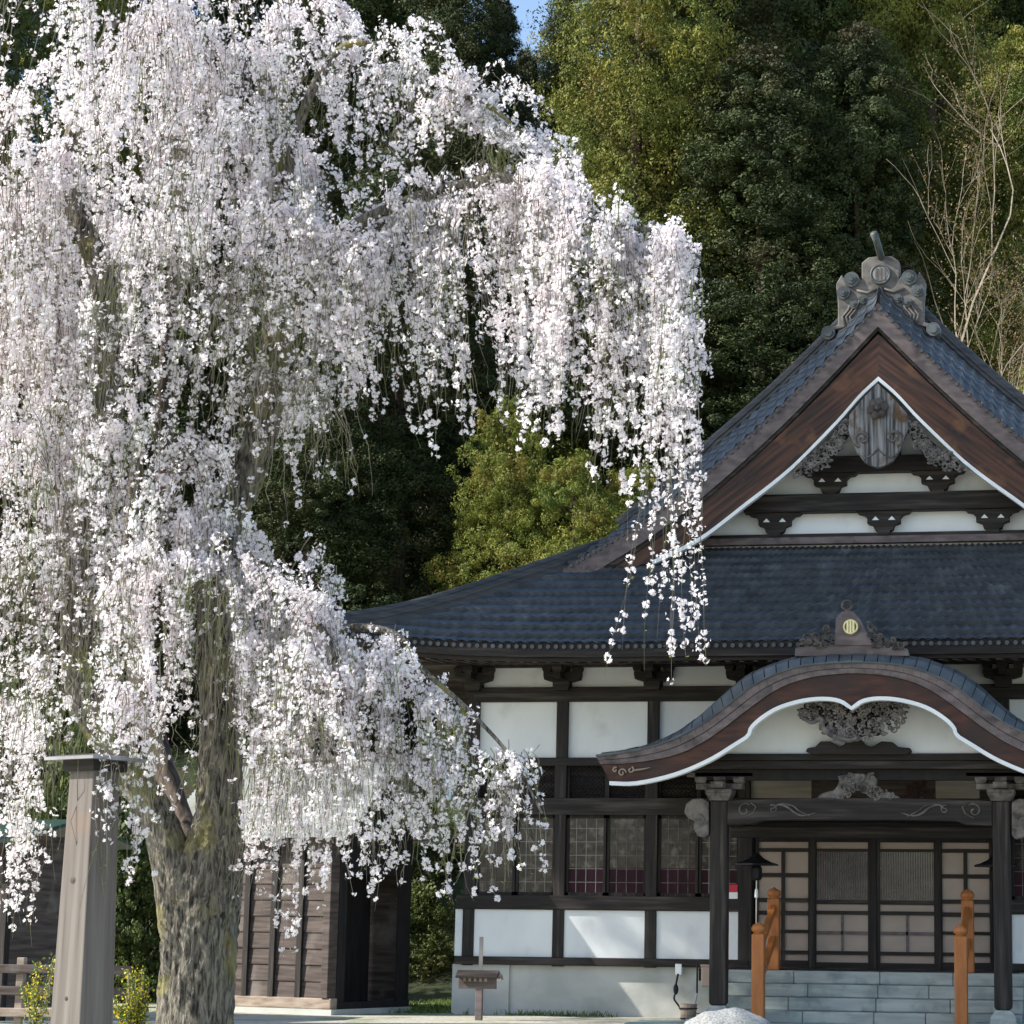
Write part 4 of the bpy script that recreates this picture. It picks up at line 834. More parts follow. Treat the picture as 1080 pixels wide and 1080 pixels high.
# openings in the crown, where limbs show or the wood behind shows through: x0,y0,x1,y1,radius px, share removed, only in front of the trunk
GAPS = [(222, 630, 232, 800, 27, .95, 1), (232, 800, 225, 900, 32, .93, 1), (215, 900, 210, 1080, 46, .97, 1), (120, 800, 185, 900, 22, .6, 1), (82, 540, 85, 720, 22, .7, 1), (78, 215, 112, 300, 17, .8, 1),
        (112, 300, 112, 440, 17, .75, 1), (270, 370, 288, 520, 24, .7, 1), (190, 150, 190, 215, 14, .6, 1), (430, 205, 540, 186, 9, .85, 1), (488, 152, 532, 172, 21, .95, 0), (440, 172, 490, 175, 13, .8, 0),
        (440, 240, 500, 235, 16, .55, 0), (185, 290, 265, 300, 26, .6, 0), (230, 330, 330, 380, 34, .45, 0), (310, 130, 340, 120, 16, .6, 0), (270, 90, 300, 100, 14, .6, 0),
        (400, 330, 420, 430, 15, .6, 0), (510, 400, 545, 460, 22, .55, 0), (640, 290, 655, 330, 14, .5, 0), (560, 470, 575, 540, 20, .6, 0), (355, 470, 400, 560, 40, .7, 0), (0, 600, 60, 690, 34, .4, 0), (60, 760, 140, 700, 30, .35, 0),
        (70, 800, 120, 1000, 34, .95, 1), (160, 170, 60, 150, 12, .4, 0), (330, 750, 345, 830, 12, .4, 0), (390, 830, 400, 900, 14, .45, 0), (255, 815, 420, 815, 30, .35, 0), (375, 640, 470, 655, 22, .9, 0), (190, 800, 205, 830, 16, .6, 0), (350, 560, 400, 640, 30, .85, 0)]
gx, gy = project(ctr+CB); yy_ = ctr[:, 1]+CB[1]; kp = np.ones(nc, bool)
for x0, y0, x1, y1, rg, pr_, fo in GAPS:
    dx, dy = x1-x0, y1-y0; tt = (((gx-x0)*dx+(gy-y0)*dy)/(dx*dx+dy*dy)).clip(0, 1)
    ds = np.hypot(gx-x0-tt*dx, gy-y0-tt*dy)/rg
    hit = (ds < 1) & (rng.random(nc) < pr_*np.clip((1-ds)*3, 0, 1))
    if fo: hit &= yy_ < 24.6
    kp &= ~hit
ctr = ctr[kp]; sid = sid[kp]; u = u[kp]; nc = len(ctr)
csz = (.65+.8*rng.random(nc)**1.3)*(1.12-.4*u)
fpc = rng.integers(3, 8, nc); cid = np.repeat(np.arange(nc), fpc); nf_ = len(cid)
dirv = rng.normal(0, 1, (nf_, 3)); dirv /= np.linalg.norm(dirv, axis=1)[:, None]
pos = ctr[cid]+dirv*(.026+.026*rng.random((nf_, 1)))*csz[cid][:, None]
nrm = dirv+rng.normal(0, .35, (nf_, 3)); nrm[:, 2] -= .15; nrm /= np.linalg.norm(nrm, axis=1)[:, None]
tx = np.cross(nrm, np.array([.31, .52, .8])); tx /= np.linalg.norm(tx, axis=1)[:, None]; ty = np.cross(nrm, tx)
fr_ = .0175+.0105*rng.random(nf_)
rot = rng.random(nf_)*6.28
V = np.empty((nf_, 11, 3)); V[:, 0] = pos
for k in range(10):
    an = rot+k*math.pi/5; rr_ = fr_*(1.0 if k % 2 == 0 else .62); cup = .38 if k % 2 == 0 else .2
    V[:, k+1] = pos+tx*(rr_*np.cos(an))[:, None]+ty*(rr_*np.sin(an))[:, None]+nrm*(fr_*cup)[:, None]
q = np.array([(0, 1+(2*j+9) % 10, 1+2*j, 1+(2*j+1) % 10) for j in range(5)])
Q = (np.arange(nf_)*11)[:, None, None]+q[None]
npmesh('blossoms', V.reshape(-1, 3), Q.reshape(-1, 4), M['petal'], CH)['kind'] = 'stuff'
pb = rng.integers(0, nc, 26000); pc = ctr[pb]+rng.normal(0, .03, (26000, 3)); pd = rng.normal(0, 1, (26000, 3)); pd /= np.linalg.norm(pd, axis=1)[:, None]
npmesh('pink_buds', leafquads(pc, pd, .010, .5), np.arange(26000*4).reshape(-1, 4), M['pink'], CH)['kind'] = 'stuff'
# green buds near the strand tips
nb_ = 9000; sb = rng.integers(0, ns_, nb_); ub = 1-rng.random(nb_)**1.6*.8; fi = ub*(SEG-1); i0 = fi.astype(int).clip(0, SEG-2); fr = (fi-i0)[:, None]
cb = PT[sb, i0]*(1-fr)+PT[sb, i0+1]*fr; d1 = rng.normal(0, .012, (nb_, 3)); d2 = rng.normal(0, .012, (nb_, 3))
V = np.stack([cb, cb+d1, cb+d1+d2, cb+d2], 1).reshape(-1, 3)
npmesh('green_buds', V, np.arange(nb_*4).reshape(-1, 4), M['bud'], CH)['kind'] = 'stuff'
print('CHERRY strands', ns_, 'clusters', nc, 'flowers', nf_)

# ------------------------------------------------------------ conifers behind
def cedar(name, hgt, rad_, m, nclump, per, size=.12, csize=(.55, 1.25), low=.12, power=.75, seed=0, puff=1.0):
    """conifer: trunk, limbs and a crown of leaf sprays grouped in drooping clumps"""
    global rng
    keep = rng; rng = np.random.default_rng(seed)
    t = empty(name, (0, 0, 0))
    mb = MB(); mb.tube([(.06*math.sin(z*.3), .05*math.cos(z*.4), z) for z in np.linspace(-1.5, hgt*.97, 12)], list(np.linspace(hgt*.014+.08, .03, 12)), 9); mb.build('trunk', M['trunk_cedar'], t, smooth=True)
    zf = low+(1-low)*rng.random(nclump)**.92
    rmax = rad_*(1-((zf-low)/(1-low))**1.35)**power*(.85+.15*np.sin(zf*23+seed))
    th = rng.random(nclump)*2*math.pi; rr = rmax*(.45+.6*rng.random(nclump)**.6)*(1+.16*np.sin(3*th+zf*9+seed))
    cs = (csize[0]+(csize[1]-csize[0])*rng.random(nclump))*(.55+.45*(rmax/rad_))
    C0 = np.stack([rr*np.cos(th), rr*np.sin(th), zf*hgt-.12*rr], 1)
    mb = MB()
    for i in range(0, nclump, 9):
        c = C0[i]; mb.tube([(0, 0, c[2]-.1*hgt*.05), (c[0]*.5, c[1]*.5, c[2]+.05), tuple(c)], [.07, .05, .02], 4)
    mb.build('limbs', M['trunk_cedar'], t)
    nsub = 10                                             # every clump is a handful of tufts
    si = np.repeat(np.arange(nclump), nsub); sd_ = rng.normal(0, 1, (len(si), 3)); sd_[:, 2] += .3; sd_ /= np.linalg.norm(sd_, axis=1)[:, None]
    out = np.stack([np.cos(th), np.sin(th), np.zeros(nclump)], 1)[si]; sd_ = sd_+out*.4
    SC = C0[si]+sd_*(cs[si]*.78)[:, None]*np.array([1, 1, .9*puff]); SR = cs[si]*(.21+.17*rng.random(len(si)))
    ci = np.repeat(np.arange(len(si)), per//nsub); n = len(ci)
    d = rng.normal(0, 1, (n, 3)); d[:, 2] += .2; d /= np.linalg.norm(d, axis=1)[:, None]
    d2 = d+out[ci]*.2; pts = SC[ci]+d*(SR[ci]*(.6+.5*rng.random(n)))[:, None]*np.array([1, 1, .85])
    V = leafquads(pts, d2, size, .4, .8)
    nk = nclump*26; ki = rng.integers(0, nclump, nk); kk_ = C0[ki]*np.array([.5, .5, 1])+rng.normal(0, .4, (nk, 3))   # inner sprays close the crown
    V = np.concatenate([V, leafquads(kk_, rng.normal(0, 1, (nk, 3)), size*1.7, .5, 1.2)]); n += nk
    npmesh('crown', V, np.arange(n*4).reshape(-1, 4), M[m], t)
    rng = keep
    return t
def place(t, x, y, s, rz, lab, cat, grp, sz=None):
    t.location = (x, y, hill_h(x, y)-.2); t.rotation_euler = (0, 0, rz); t.scale = (s, s, sz or s); tag(t, lab, cat, grp); return t
protos = {}
def tree_at(kind, px, Y, top_py, wpx, rz, lab, grp='conifers on the slope behind the hall', cat='conifer'):
    """put a conifer with its axis at column px, its tip seen at row top_py and crown width wpx"""
    p = at(px, 500, Y); x = p[0]; z0 = hill_h(x, Y); top = at(px, top_py, Y)[2]; h = top-z0
    if kind not in protos: protos[kind] = MK[kind](); t = protos[kind]
    else: t = copy_tree(protos[kind])
    H0, R0 = DIM[kind]; wr = wpx/2*Y*1.0/F
    t.location = (x, Y, z0-.2); t.rotation_euler = (0, 0, rz); t.scale = (wr/R0, wr/R0, h/H0); tag(t, lab, cat, grp); return t
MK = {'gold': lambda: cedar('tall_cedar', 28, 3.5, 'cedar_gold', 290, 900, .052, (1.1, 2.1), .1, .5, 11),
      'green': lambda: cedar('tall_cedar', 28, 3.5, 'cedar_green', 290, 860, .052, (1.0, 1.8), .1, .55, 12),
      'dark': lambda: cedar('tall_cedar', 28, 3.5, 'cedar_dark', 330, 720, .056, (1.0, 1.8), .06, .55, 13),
      'cyp': lambda: cedar('young_cypress', 12, 2.8, 'cypress', 150, 850, .038, (.7, 1.25), .04, .45, 14, 1.0),
      'bush': lambda: cedar('evergreen_shrub', 4, 2.4, 'cedar_green', 160, 200, .05, (.3, .7), .0, .5, 15)}
DIM = {'gold': (28, 3.5), 'green': (28, 3.5), 'dark': (28, 3.5), 'cyp': (14, 2.9), 'bush': (4, 2.4)}
T = tree_at
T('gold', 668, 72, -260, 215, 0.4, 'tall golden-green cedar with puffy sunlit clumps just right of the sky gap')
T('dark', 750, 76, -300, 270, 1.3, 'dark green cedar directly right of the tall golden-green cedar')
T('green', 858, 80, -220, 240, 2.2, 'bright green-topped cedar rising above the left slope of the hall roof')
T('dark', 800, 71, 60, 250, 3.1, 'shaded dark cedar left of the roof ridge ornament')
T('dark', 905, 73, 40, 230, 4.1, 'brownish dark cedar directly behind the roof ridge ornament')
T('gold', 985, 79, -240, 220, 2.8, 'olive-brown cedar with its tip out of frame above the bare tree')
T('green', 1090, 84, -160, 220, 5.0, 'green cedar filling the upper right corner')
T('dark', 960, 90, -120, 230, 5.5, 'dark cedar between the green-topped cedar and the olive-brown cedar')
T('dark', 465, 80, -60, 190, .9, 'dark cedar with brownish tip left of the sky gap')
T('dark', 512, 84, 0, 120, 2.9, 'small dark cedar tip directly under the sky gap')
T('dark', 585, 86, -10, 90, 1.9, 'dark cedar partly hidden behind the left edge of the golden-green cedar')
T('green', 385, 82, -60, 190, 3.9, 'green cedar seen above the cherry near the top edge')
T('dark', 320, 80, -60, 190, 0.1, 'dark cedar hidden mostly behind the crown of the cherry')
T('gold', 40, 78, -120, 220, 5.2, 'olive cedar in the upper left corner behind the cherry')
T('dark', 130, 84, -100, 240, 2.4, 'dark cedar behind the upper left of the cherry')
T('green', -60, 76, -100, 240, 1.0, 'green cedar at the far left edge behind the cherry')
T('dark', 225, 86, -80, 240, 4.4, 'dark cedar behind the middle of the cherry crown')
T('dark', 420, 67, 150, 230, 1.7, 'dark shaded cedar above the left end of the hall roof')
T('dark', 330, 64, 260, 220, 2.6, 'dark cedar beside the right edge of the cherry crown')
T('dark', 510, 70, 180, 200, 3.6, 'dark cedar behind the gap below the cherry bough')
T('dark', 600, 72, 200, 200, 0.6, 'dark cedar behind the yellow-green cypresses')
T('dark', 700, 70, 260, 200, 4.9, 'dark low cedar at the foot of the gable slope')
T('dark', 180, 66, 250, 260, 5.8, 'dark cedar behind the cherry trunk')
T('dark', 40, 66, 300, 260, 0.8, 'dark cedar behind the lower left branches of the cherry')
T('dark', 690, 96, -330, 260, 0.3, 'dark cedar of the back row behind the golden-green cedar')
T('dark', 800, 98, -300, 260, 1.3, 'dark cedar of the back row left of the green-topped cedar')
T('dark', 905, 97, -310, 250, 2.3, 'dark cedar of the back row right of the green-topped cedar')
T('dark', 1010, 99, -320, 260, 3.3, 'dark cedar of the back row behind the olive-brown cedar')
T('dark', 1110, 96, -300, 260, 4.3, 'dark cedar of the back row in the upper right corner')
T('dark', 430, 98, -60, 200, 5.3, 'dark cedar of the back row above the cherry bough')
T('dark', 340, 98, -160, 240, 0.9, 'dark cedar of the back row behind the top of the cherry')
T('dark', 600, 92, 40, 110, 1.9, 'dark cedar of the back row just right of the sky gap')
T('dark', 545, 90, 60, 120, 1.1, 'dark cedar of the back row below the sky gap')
T('gold', 1075, 75, 40, 170, 1.2, 'olive cedar behind the bare twiggy tree at the right edge')
T('bush', 155, 47, 870, 150, 3.3, 'dark evergreen shrub seen between the timber pillar and the cherry trunk', 'shrubs on the bank', 'shrub')
T('bush', 455, 58, 850, 150, 4.3, 'dark evergreen shrub high on the bank between shed and hall', 'shrubs on the bank', 'shrub')
T('bush', 105, 47.5, 770, 190, 5.3, 'dark evergreen shrub behind the shelter and the timber pillar', 'shrubs on the bank', 'shrub')
T('bush', 15, 48, 740, 210, 0.8, 'dark evergreen shrub rising above the green-roofed shelter', 'shrubs on the bank', 'shrub')
T('cyp', 535, 64, 365, 170, 0.2, 'bright yellow-green cypress left of the other two above the hip ridge', 'bright cypresses above the hall roof', 'cypress')
T('cyp', 605, 63, 425, 170, 1.4, 'bright yellow-green cypress in the middle above the hip ridge', 'bright cypresses above the hall roof', 'cypress')
T('cyp', 668, 65, 445, 160, 2.4, 'bright yellow-green cypress nearest the gable above the hip ridge', 'bright cypresses above the hall roof', 'cypress')
T('cyp', 1092, 66, 300, 130, 3.4, 'yellow-green cypress at the right edge beside the gable roof', 'bright cypresses above the hall roof', 'cypress')
T('bush', 455, 52, 930, 120, .3, 'dark evergreen shrub between the shed and the hall', 'shrubs on the bank', 'shrub')
T('bush', 400, 55, 860, 170, 1.3, 'dark evergreen shrub behind the shed', 'shrubs on the bank', 'shrub')
T('bush', 300, 56, 780, 220, 2.3, 'dark evergreen shrub behind the shed roof', 'shrubs on the bank', 'shrub')
T('bush', 60, 50, 880, 200, 2.9, 'dark evergreen shrub behind the green-roofed shelter', 'shrubs on the bank', 'shrub')
# bare deciduous trees with opening buds
def bare_tree(px, Y, top, lab, seed, hgt=9, spread=.36, m='pale_twig'):
    r = random.Random(seed); p = at(px, 500, Y); z0 = hill_h(p[0], Y); zt = at(px, top, Y)[2]; zb_ = z0
    t = tag(empty('bare_tree', (p[0], Y, z0-.2)), lab, 'tree', 'leafless trees in bud')
    mb = MB(); buds = []; h = zt-z0
    def grow(a, d, ln, rd, lv):
        P = [a]; q = a; dd = d.copy()
        for i in range(4):
            dd = (dd+Vector((r.gauss(0, .12), r.gauss(0, .12), r.gauss(.02, .07)))).normalized(); q = q+dd*ln/4; P.append(q)
        mb.tube(P, [rd*(1-.1*i) for i in range(5)], 5 if lv < 2 else 3, False)
        wp_ = np.array(P[-1])+np.array((p[0], Y, z0-.2))-np.array((0, 0, CZ)); qq = wp_@RM
        if PX-F*qq[0]/qq[2] < 962+r.uniform(-10, 30) and lv > 0: return
        if lv >= 3: buds.extend(P[1:])
        if lv < 6:
            for k in range(3 if lv else 6):
                f = r.uniform(.35, 1) if k else 1; s = P[min(4, int(f*4))]
                nd = (dd+Vector((r.gauss(0, spread), r.gauss(0, spread), r.gauss(.06, .25)))).normalized(); grow(s, nd, ln*r.uniform(.55, .78), rd*.56, lv+1)
    grow(Vector((0, 0, 0)), Vector((0, 0, 1)), h*.47, h*.0058, 0)
    mb.build('branches', M[m], t)
    B = np.array([tuple(b) for b in buds]); B = np.repeat(B, 5, 0)+np.random.default_rng(seed).normal(0, .16, (len(B)*5, 3))
    npmesh('buds', leafquads(B, rng.normal(0, 1, B.shape), .034, .6), np.arange(len(B)*4).reshape(-1, 4), M['red_bud'], t)
bare_tree(1125, 60, 80, 'pale twiggy deciduous tree in reddish bud right of the roof ridge', 5)
bare_tree(1095, 63, 170, 'lower brownish twiggy tree tangled behind the right slope of the gable roof', 12, spread=.42)

# tall cedars standing to the left of the hall, out of the picture: their crowns shade its roof
for k, (x, y, h, r, lab) in enumerate(((-25, 30, 33, 5.2, 'tall high-crowned cedar off to the left of the picture, nearest the cherry'), (-30, 32.5, 33, 5.8, 'tall high-crowned cedar off to the left of the picture, level with the shed'), (-27, 41.2, 31, 5.0, 'tall high-crowned cedar off to the left of the picture, beside the hill foot'))):
    if k == 0: t = cedar('high_crowned_cedar', 28, 4.2, 'cedar_dark', 330, 140, .12, (.9, 1.7), .62, .42, 31)
    else: t = copy_tree(sh0)
    if k == 0: sh0 = t
    t.location = (x, y, 0); t.rotation_euler = (0, 0, k*1.3); t.scale = (r/4.2, r/4.2, h/28); tag(t, lab, 'conifer', 'cedars left of the hall')
# ------------------------------------------------------------ grey timber pillar by the cherry
YP = 21.5
b0 = at(86, 1080, YP); sc = YP/F
pl = tag(empty('timber_pillar', (b0[0], YP, 0)), 'square tapered grey timber pillar with a small metal cap beside the cherry trunk', 'pillar')
pl.rotation_euler = (0, 0, R_(-24))
hp = at(100, 803, YP)[2]
h0, h1 = .215, .165
V = []
for z, h in ((-.1, h0*1.02), (hp, h1)):
    V += [(-h, -h, z), (h, -h, z), (h, h, z), (-h, h, z)]
sh = MB().add(V, [(0, 3, 2, 1), (4, 5, 6, 7), (0, 1, 5, 4), (1, 2, 6, 5), (2, 3, 7, 6), (3, 0, 4, 7)]).build('shaft', M['post_grey'], pl, bevel=.012)
for x, z, r in ((-.02, 2.05, .035), (.0, .95, .022), (-.03, .62, .028)):
    mb = MB(); hh = h0-(h0-h1)*z/hp; mb.disc(x, z, r, -hh-.004, -hh+.03, 12).disc(x, z, r*.5, -hh-.008, -hh+.03, 10); mb.build('knot', M['plank'], sh)
MB().add([(-.34, -.34, hp+.0), (.34, -.34, hp), (.34, .34, hp), (-.34, .34, hp), (-.34, -.34, hp+.03), (.34, -.34, hp+.03), (.34, .34, hp+.03), (-.34, .34, hp+.03), (-.2, -.2, hp+.055), (.2, -.2, hp+.055), (.2, .2, hp+.055), (-.2, .2, hp+.055)],
   [(0, 3, 2, 1), (0, 1, 5, 4), (1, 2, 6, 5), (2, 3, 7, 6), (3, 0, 4, 7), (4, 5, 9, 8), (5, 6, 10, 9), (6, 7, 11, 10), (7, 4, 8, 11), (8, 9, 10, 11)]).build('cap', M['metal_cap'], pl)
MB().box(-.215, .215, -.215, .215, hp-.1, hp-.001).build('cap_collar', M['wood_h'], pl)
# ------------------------------------------------------------ plank shed with pale ribbed roof
c0 = at(348, 1070, 42.3)
sd = tag(empty('plank_shed', (c0[0], 42.3, 0)), 'small brown plank shed with pale ribbed metal roof and open side coloured black as shade behind the cherry', 'shed')
sd.rotation_euler = (0, 0, R_(-20))
Ls, Ds, he, hr = 3.6, 2.3, 3.55, 4.75
MB().box(-Ls, .12, -.12, Ds, 0, .1).build('stone_base', M['concrete'], sd)
MB().box(-Ls, .08, -.10, .10, .1, .30).build('sill_beam', M['rail_wood'], sd, bevel=.02)
mb = MB()
n = 11
for i in range(n): z = .3+i*(he-.3)/n; mb.add([(-Ls, -.035, z), (-.08, -.035, z), (-.08, -.012, z+(he-.3)/n+.01), (-Ls, -.012, z+(he-.3)/n+.01), (-Ls, .03, z), (-.08, .03, z), (-.08, .03, z+(he-.3)/n+.01), (-Ls, .03, z+(he-.3)/n+.01)], [(0, 1, 2, 3), (0, 4, 5, 1), (3, 2, 6, 7), (5, 4, 7, 6), (1, 5, 6, 2), (0, 3, 7, 4)])
mb.build('plank_wall', M['plank'], sd)
for x in (-.08, -.72, -1.36, -2.0, -2.7, -Ls): MB().box(x-.06, x+.06, -.09, -.036, .3, he).build('batten', M['wood_v'], sd)
MB().box(-.14, .02, -.13, .12, .3, he).build('corner_post', M['plank'], sd, bevel=.01)
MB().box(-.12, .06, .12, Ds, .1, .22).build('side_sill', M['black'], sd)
MB().box(-.03, .03, .12, .35, .22, he).build('side_wall', M['black'], sd); MB().box(-.03, .03, .35, Ds-.35, 2.55, he).build('side_wall', M['black'], sd); MB().box(-.03, .03, Ds-.35, Ds, .22, he).build('side_wall', M['black'], sd)  # near-black colour stands in for shade on this side and its gable
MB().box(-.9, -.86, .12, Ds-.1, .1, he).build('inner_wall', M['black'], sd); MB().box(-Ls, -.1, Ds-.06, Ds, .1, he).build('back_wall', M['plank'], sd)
MB().add([(.0, 0, he), (.0, Ds, he), (.0, Ds/2, hr-.1), (-.05, 0, he), (-.05, Ds, he), (-.05, Ds/2, hr-.1)], [(0, 1, 2), (5, 4, 3), (0, 2, 5, 3), (1, 4, 5, 2)]).build('gable_boards', M['black'], sd)
ov, ox = .45, .62
def sroof(sg):
    mb = MB(); n = 26; x0, x1 = -Ls-.4, ox
    y0 = Ds/2-sg*(Ds/2+ov); z0 = he-.32
    for i in range(n):                                     # horizontal ribs down the slope
        a, b = i/n, (i+.97)/n
        ya, yb = Ds/2+(y0-Ds/2)*a, Ds/2+(y0-Ds/2)*b; za, zb2 = hr+(z0-hr)*a, hr+(z0-hr)*b
        mb.add([(x0, ya, za-.02), (x1, ya, za-.02), (x1, yb, zb2+.02), (x0, yb, zb2+.02), (x0, ya, za-.05), (x1, ya, za-.05), (x1, yb, zb2-.03), (x0, yb, zb2-.03)], [(0, 1, 2, 3), (7, 6, 5, 4), (3, 2, 6, 7), (1, 5, 6, 2), (0, 3, 7, 4)])
    r = mb.build('roof', M['shed_roof'], sd)
    MB().add([(x1-.001, Ds/2, hr-.02), (x1-.001, y0, z0+.0), (x1-.001, y0, z0-.16), (x1-.001, Ds/2, hr-.2), (x1+.04, Ds/2, hr-.02), (x1+.04, y0, z0), (x1+.04, y0, z0-.16), (x1+.04, Ds/2, hr-.2)], [(0, 1, 2, 3), (7, 6, 5, 4), (0, 4, 5, 1), (1, 5, 6, 2), (2, 6, 7, 3), (3, 7, 4, 0)]).build('verge_board', M['wood_h'], sd)
sroof(1); sroof(-1)
MB().prism([(-Ls-.42, hr-.04), (ox+.03, hr-.04), (ox+.03, hr+.05), (-Ls-.42, hr+.05)], Ds/2-.14, Ds/2+.14).build('ridge_cap', M['fascia'], sd, bevel=.02)
# corner lamp
p = at(474, 826, 41.5)
lp = tag(empty('corner_lamp', tuple(p)), 'pale blue glass lamp on an arm between the shed and the hall', 'lamp')
MB().lathe([(.05, -.30), (.17, .16)], 0, 0, 4, .5).build('lamp_glass', M['lamp_glass'], lp); MB().lathe([(.19, .16), (.21, .18), (.08, .28), (.02, .31)], 0, 0, 4, .5).build('lamp_top', M['iron'], lp)
MB().tube([(0, 0, .3), (0, 0, .42), (-.2, 0, .46), (-.95, .3, .46)], .022, 6).build('lamp_arm', M['iron'], lp)
# ------------------------------------------------------------ green-roofed shelter and fence at the left edge
p = at(2, 1040, 37.5)
gs = tag(empty('green_roofed_shelter', (p[0], 37.5, 0)), 'low dark plank shelter with green sheet roof at the left edge', 'shelter'); gs.rotation_euler = (0, 0, R_(-14))
ze = at(30, 880, 37.5)[2]
mb = MB()
for i in range(9): z = .2+i*(ze-.2)/9; mb.box(-3.6, -.0, -.02-.006*(i % 2), .03, z+.004, z+(ze-.2)/9)
mb.build('plank_wall', M['plank'], gs)
for x in (-3.6, -2.4, -1.2, -.35, .0): MB().box(x-.06, x+.06, -.08, .06, 0, ze).build('wall_post', M['wood_v'], gs)
MB().box(-.02, .03, .03, 2.4, .2, ze).build('side_wall', M['plank'], gs)
MB().add([(-4, -.5, ze-.1), (.45, -.5, ze-.1), (.45, 1.2, ze+.3), (-4, 1.2, ze+.3), (.45, 2.9, ze-.1), (-4, 2.9, ze-.1), (-4, -.5, ze-.16), (.45, -.5, ze-.16), (.45, 1.2, ze+.24), (-4, 1.2, ze+.24), (.45, 2.9, ze-.16), (-4, 2.9, ze-.16)],
    [(0, 1, 2, 3), (3, 2, 4, 5), (7, 6, 9, 8), (8, 9, 11, 10), (0, 6, 7, 1), (1, 7, 8, 2), (2, 8, 10, 4), (4, 10, 11, 5)]).build('roof', M['green_roof'], gs)
MB().box(-4, .44, -.52, -.46, ze-.26, ze-.161).build('eave_board', M['wood_h'], gs)
p = at(52, 1040, 34)
fn = tag(empty('rail_fence', (p[0], 34, 0)), 'low weathered wooden rail fence left of the timber pillar', 'fence')
for k, y in enumerate((1022, 1045, 1068)):
    z = at(30, y, 34)[2]; MB().box(-3.2, 1.3, -.03-.0, .03, z-.065, z+.065).build('rail', M['rail_wood'] if k == 2 else M['plank'], fn, bevel=.01)
for x in (-2.5, -1.2, -.5, .7): MB().box(x-.06, x+.06, .031, .14, 0, at(30, 1010, 34)[2]).build('fence_post', M['rail_wood'], fn, bevel=.01)
# ------------------------------------------------------------ little things by the hall wall
p = at(505, 1070, 41.2)
sg_ = tag(empty('roofed_signboard', (p[0], 41.2, 0)), 'small dark wooden signboard with a little roof on a post by the hall wall', 'sign'); sg_.scale = (.88, .88, .97)
z = at(505, 1032, 41.2)[2]
MB().box(-.07, .07, -.05, .05, 0, z-.12).build('post', M['fascia'], sg_, bevel=.01)
bd = MB().box(-.42, .36, -.07, -.02, z-.16, z+.08).build('board', M['plank'], sg_, bevel=.008)
mb = MB()
for i in range(5): x = -.32+i*.11; mb.box(x, x+.05, -.076, -.07, z-.03, z+.03); 
mb.build('lettering', M['rail_wood'], bd)
MB().add([(-.46, -.16, z+.06), (.4, -.16, z+.06), (.4, .0, z+.17), (-.46, .0, z+.17), (.4, .16, z+.06), (-.46, .16, z+.06), (-.46, -.16, z+.03), (.4, -.16, z+.03), (.4, 0, z+.13), (-.46, 0, z+.13), (.4, .16, z+.03), (-.46, .16, z+.03)],
    [(0, 1, 2, 3), (3, 2, 4, 5), (7, 6, 9, 8), (8, 9, 11, 10), (0, 6, 7, 1), (1, 7, 8, 2), (2, 8, 10, 4), (3, 5, 11, 9), (0, 3, 9, 6)]).build('sign_roof', M['wood_h'], sg_)
MB().add([(.4, -.17, z-.0), (.45, -.17, z+.0), (.45, 0, z+.13), (.4, 0, z+.13), (.4, .17, z), (.45, .17, z)], [(0, 1, 2, 3), (3, 2, 5, 4)]).build('gable_edge', M['rail_wood'], sg_)
st2 = tag(MB().box(-.035, .035, -.01, .01, 0, 1.0).build('pale_stake', M['muntin']), 'narrow pale upright stake rising behind the roofed signboard', 'stake'); q = at(506, 1060, 41.9); st2.location = (q[0], 41.9, at(506, 1030, 41.9)[2]-.3)
MB().box(-.03, .03, .012, .03, -1.2, .4).build('stake_foot', M['fascia'], st2)
# meter cable, stool, wooden bucket, tan box by the left porch post
p = at(716, 1025, 43.85)
cb_ = tag(empty('outdoor_socket', (p[0], 43.85, 0)), 'white wall socket with a black cable dangling on the concrete base left of the porch', 'socket')
MB().box(-.06, .06, -.06, .08, .78, .98).build('socket_box', M['white'], cb_, bevel=.01)
MB().tube(catmull([(0, -.07, .8), (-.03, -.1, .62), (-.02, -.13, .5), (-.06, -.12, .35), (.04, -.1, .2), (.08, -.1, .08)], 6), .018, 6).build('cable', M['iron'], cb_, smooth=True)
MB().ball((-.03, -.12, .52), .05, (1, .8, 2)).build('plug', M['iron'], cb_, smooth=True)
p = at(742, 1060, 42.3)
sl_ = tag(empty('tubular_stand', (p[0], 42.3, 0)), 'tubular metal stand beside the left porch post', 'stand')
mb = MB()
for s in (-1, 1):
    MB().tube([(s*.22, -.15, 0), (s*.12, 0, .5)], .014, 6).build('leg', M['alu'], sl_); MB().tube([(s*.22, .15, 0), (s*.12, 0, .5)], .014, 6).build('leg', M['alu'], sl_)
MB().tube([(-.2, -.12, .15), (.2, -.12, .15)], .012, 6).build('stretcher', M['alu'], sl_)
MB().tube([(-.12, 0, .5), (-.12, 0, 1.05), (.14, 0, 1.05), (.14, 0, .5)], .018, 6).build('upright_frame', M['iron'], sl_)
tb = tag(MB().box(-.12, .12, -.08, .08, -.18, .18).build('tan_box', M['tan'], bevel=.03), 'tan plastic box hanging on the tubular stand', 'box'); q = at(747, 1030, 42.15); tb.location = (q[0], 42.15, q[2]); MB().box(-.13, .13, -.09, .09, .17, .21).build('lid', M['tan'], tb, bevel=.01)
p = at(726, 1058, 42.0)
bk = tag(empty('wooden_bucket', (p[0], 42.0, 0)), 'small wooden bucket with hoops below the wall socket', 'bucket')
MB().lathe([(.13, 0), (.16, .32), (.14, .32), (.12, .05)], 0, 0, 16).build('staves', M['rail_wood'], bk)
for zh in (.07, .24): MB().tube([((.138+.09*zh)*math.cos(a), (.138+.09*zh)*math.sin(a), zh) for a in np.linspace(0, 6.283, 17)], .012, 5, False).build('hoop', M['iron'], bk)
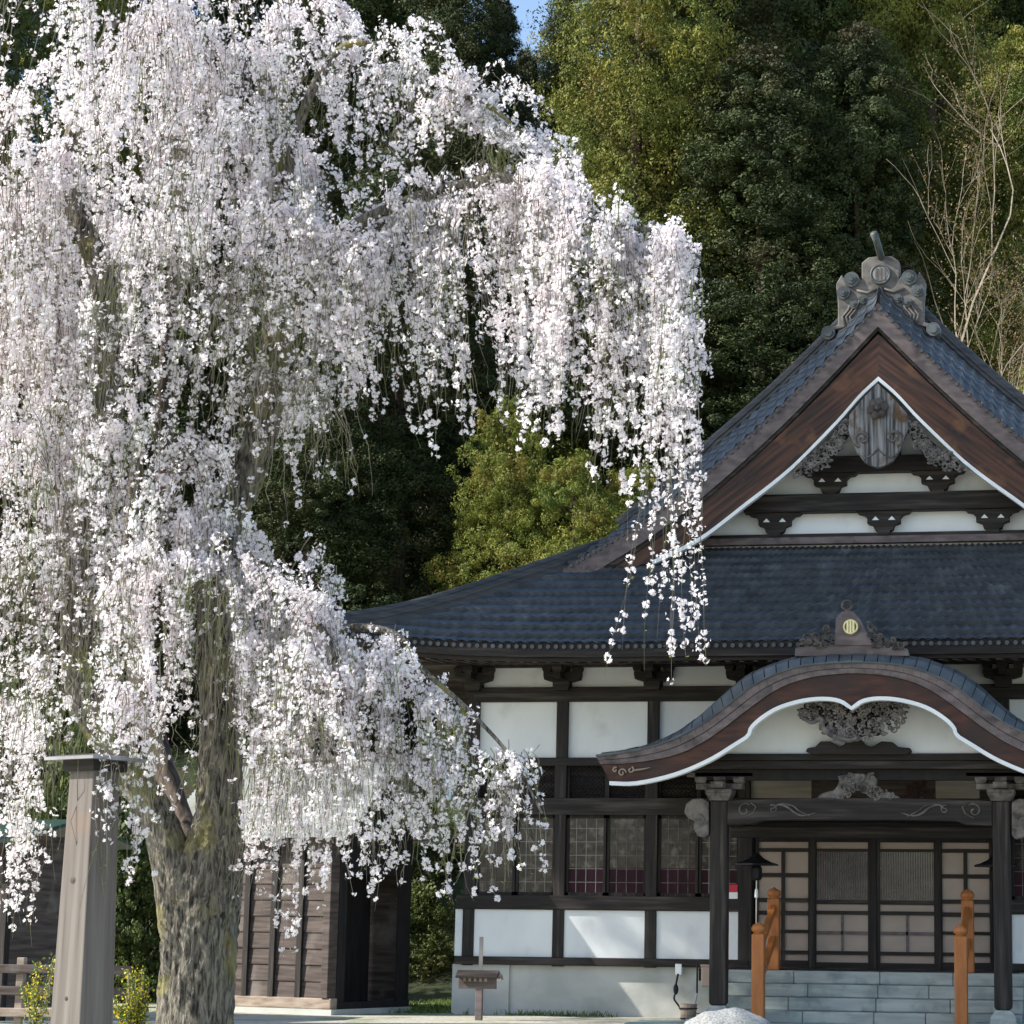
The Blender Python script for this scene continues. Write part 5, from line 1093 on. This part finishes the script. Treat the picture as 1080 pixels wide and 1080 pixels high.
# red and white notice
q = at(773, 941, 41.9)
p = at(773.5, 941, 43.84)
nb = tag(MB().box(-.08, .08, -.012, .012, -.0, .14).build('notice_plate', M['red'], bevel=.003), 'small red and white notice plate on the wall just right of the left porch post', 'sign'); nb.location = (p[0], 43.84, p[2]-.0)
MB().box(-.08, .08, -.012, .012, -.12, -.001).build('white_field', M['white'], nb); 
# granite boulder
def boulder(px, py, Y, rx, ry, rz_, lab, seed):
    q = at(px, py, Y); g = np.random.default_rng(seed); ph = g.random(12)*6
    mb = MB(); n, m = 48, 24; V = []; Qf = []
    for i in range(m+1):
        th = math.pi*i/m
        for k in range(n):
            a = 2*math.pi*k/n; d = np.array([math.sin(th)*math.cos(a), math.sin(th)*math.sin(a), math.cos(th)])
            e = 1/(sum(abs(d)**3.2))**(1/3.2); s = e*(1+.035*math.sin(3*d[0]*2+ph[0])+.03*math.sin(5*d[1]+ph[1]+3*d[2])+.018*math.sin(11*d[0]+9*d[2]+ph[2])+.008*g.standard_normal())
            V.append((d[0]*rx*s, d[1]*ry*s, d[2]*rz_*s))
    for i in range(m):
        for k in range(n): Qf.append((i*n+k, (i+1)*n+k, (i+1)*n+(k+1) % n, i*n+(k+1) % n))
    o = npmesh('granite_boulder', V, Qf, M['granite'], smooth=True); tag(o, lab, 'boulder'); o.location = (q[0], Y, q[2]-rz_); return o
boulder(770, 1065, 30, .6, .5, .55, 'pale speckled granite boulder at the bottom edge in front of the left porch post', 2)
# ------------------------------------------------------------ forsythia and grass at the foot of the cherry
def shrub(px, Y, hpx, wpx, lab, seed, stems=16, cat='shrub', name='forsythia_bush', fl=True, base_py=1085):
    r = np.random.default_rng(seed); p = at(px, base_py, Y); z = 0.0
    t = tag(empty(name, (p[0], Y, z)), lab, cat)
    h = at(px, base_py-hpx, Y)[2]; w_ = wpx*Y/F/2
    mb = MB(); lf = []; yf = []
    for i in range(stems):
        a = r.random()*6.28; q = r.random()*w_; P = catmull([(0+q*.2*math.cos(a), .2*q*math.sin(a), 0), (q*.6*math.cos(a), q*.6*math.sin(a), h*.5), (q*1.1*math.cos(a), q*math.sin(a), h*(.6+.4*r.random()))], 6)
        mb.tube(P, .007, 4, False)
        for s in range(70): k = r.integers(3, len(P)); lf.append(P[k]+r.normal(0, .035, 3))
        if fl:
            for s in range(46): k = r.integers(5, len(P)); yf.append(P[k]+r.normal(0, .03, 3))
    mb.build('stems', M['twig'], t); L_ = np.array(lf)
    npmesh('leaves', leafquads(L_, rng.normal(0, 1, L_.shape), .022, .5), np.arange(len(L_)*4).reshape(-1, 4), M['leaf_fresh'], t)
    if fl: L_ = np.array(yf); npmesh('flowers', leafquads(L_, rng.normal(0, 1, L_.shape), .016, .5), np.arange(len(L_)*4).reshape(-1, 4), M['yellow'], t)
shrub(142, 24.5, 62, 46, 'yellow-flowering forsythia between the timber pillar and the cherry trunk', 1, 22)
shrub(36, 27, 80, 46, 'thin yellow-flowering forsythia sprays left of the timber pillar', 2, 9)
# grass tufts by the path
ng = 9000; g = np.random.default_rng(4)
X = g.uniform(-15.5, -9, ng); Yg = g.uniform(43.6, 50, ng); keep = (np.sin(X*1.7)+np.sin(Yg*1.3+X)+g.normal(0, .5, ng)) > .2; X, Yg = X[keep], Yg[keep]; n = len(X)
hh = g.uniform(.04, .12, n); dx = g.normal(0, .05, n)
V = np.stack([np.stack([X-.012, Yg, 0*X], 1), np.stack([X+.012, Yg, 0*X], 1), np.stack([X+dx+.003, Yg+dx, hh], 1), np.stack([X+dx-.003, Yg+dx, hh], 1)], 1).reshape(-1, 3)
tag(npmesh('grass', V, np.arange(n*4).reshape(-1, 4), M['leaf_fresh']), 'sparse green grass on the path between the shed and the hall', 'grass', kind='stuff')
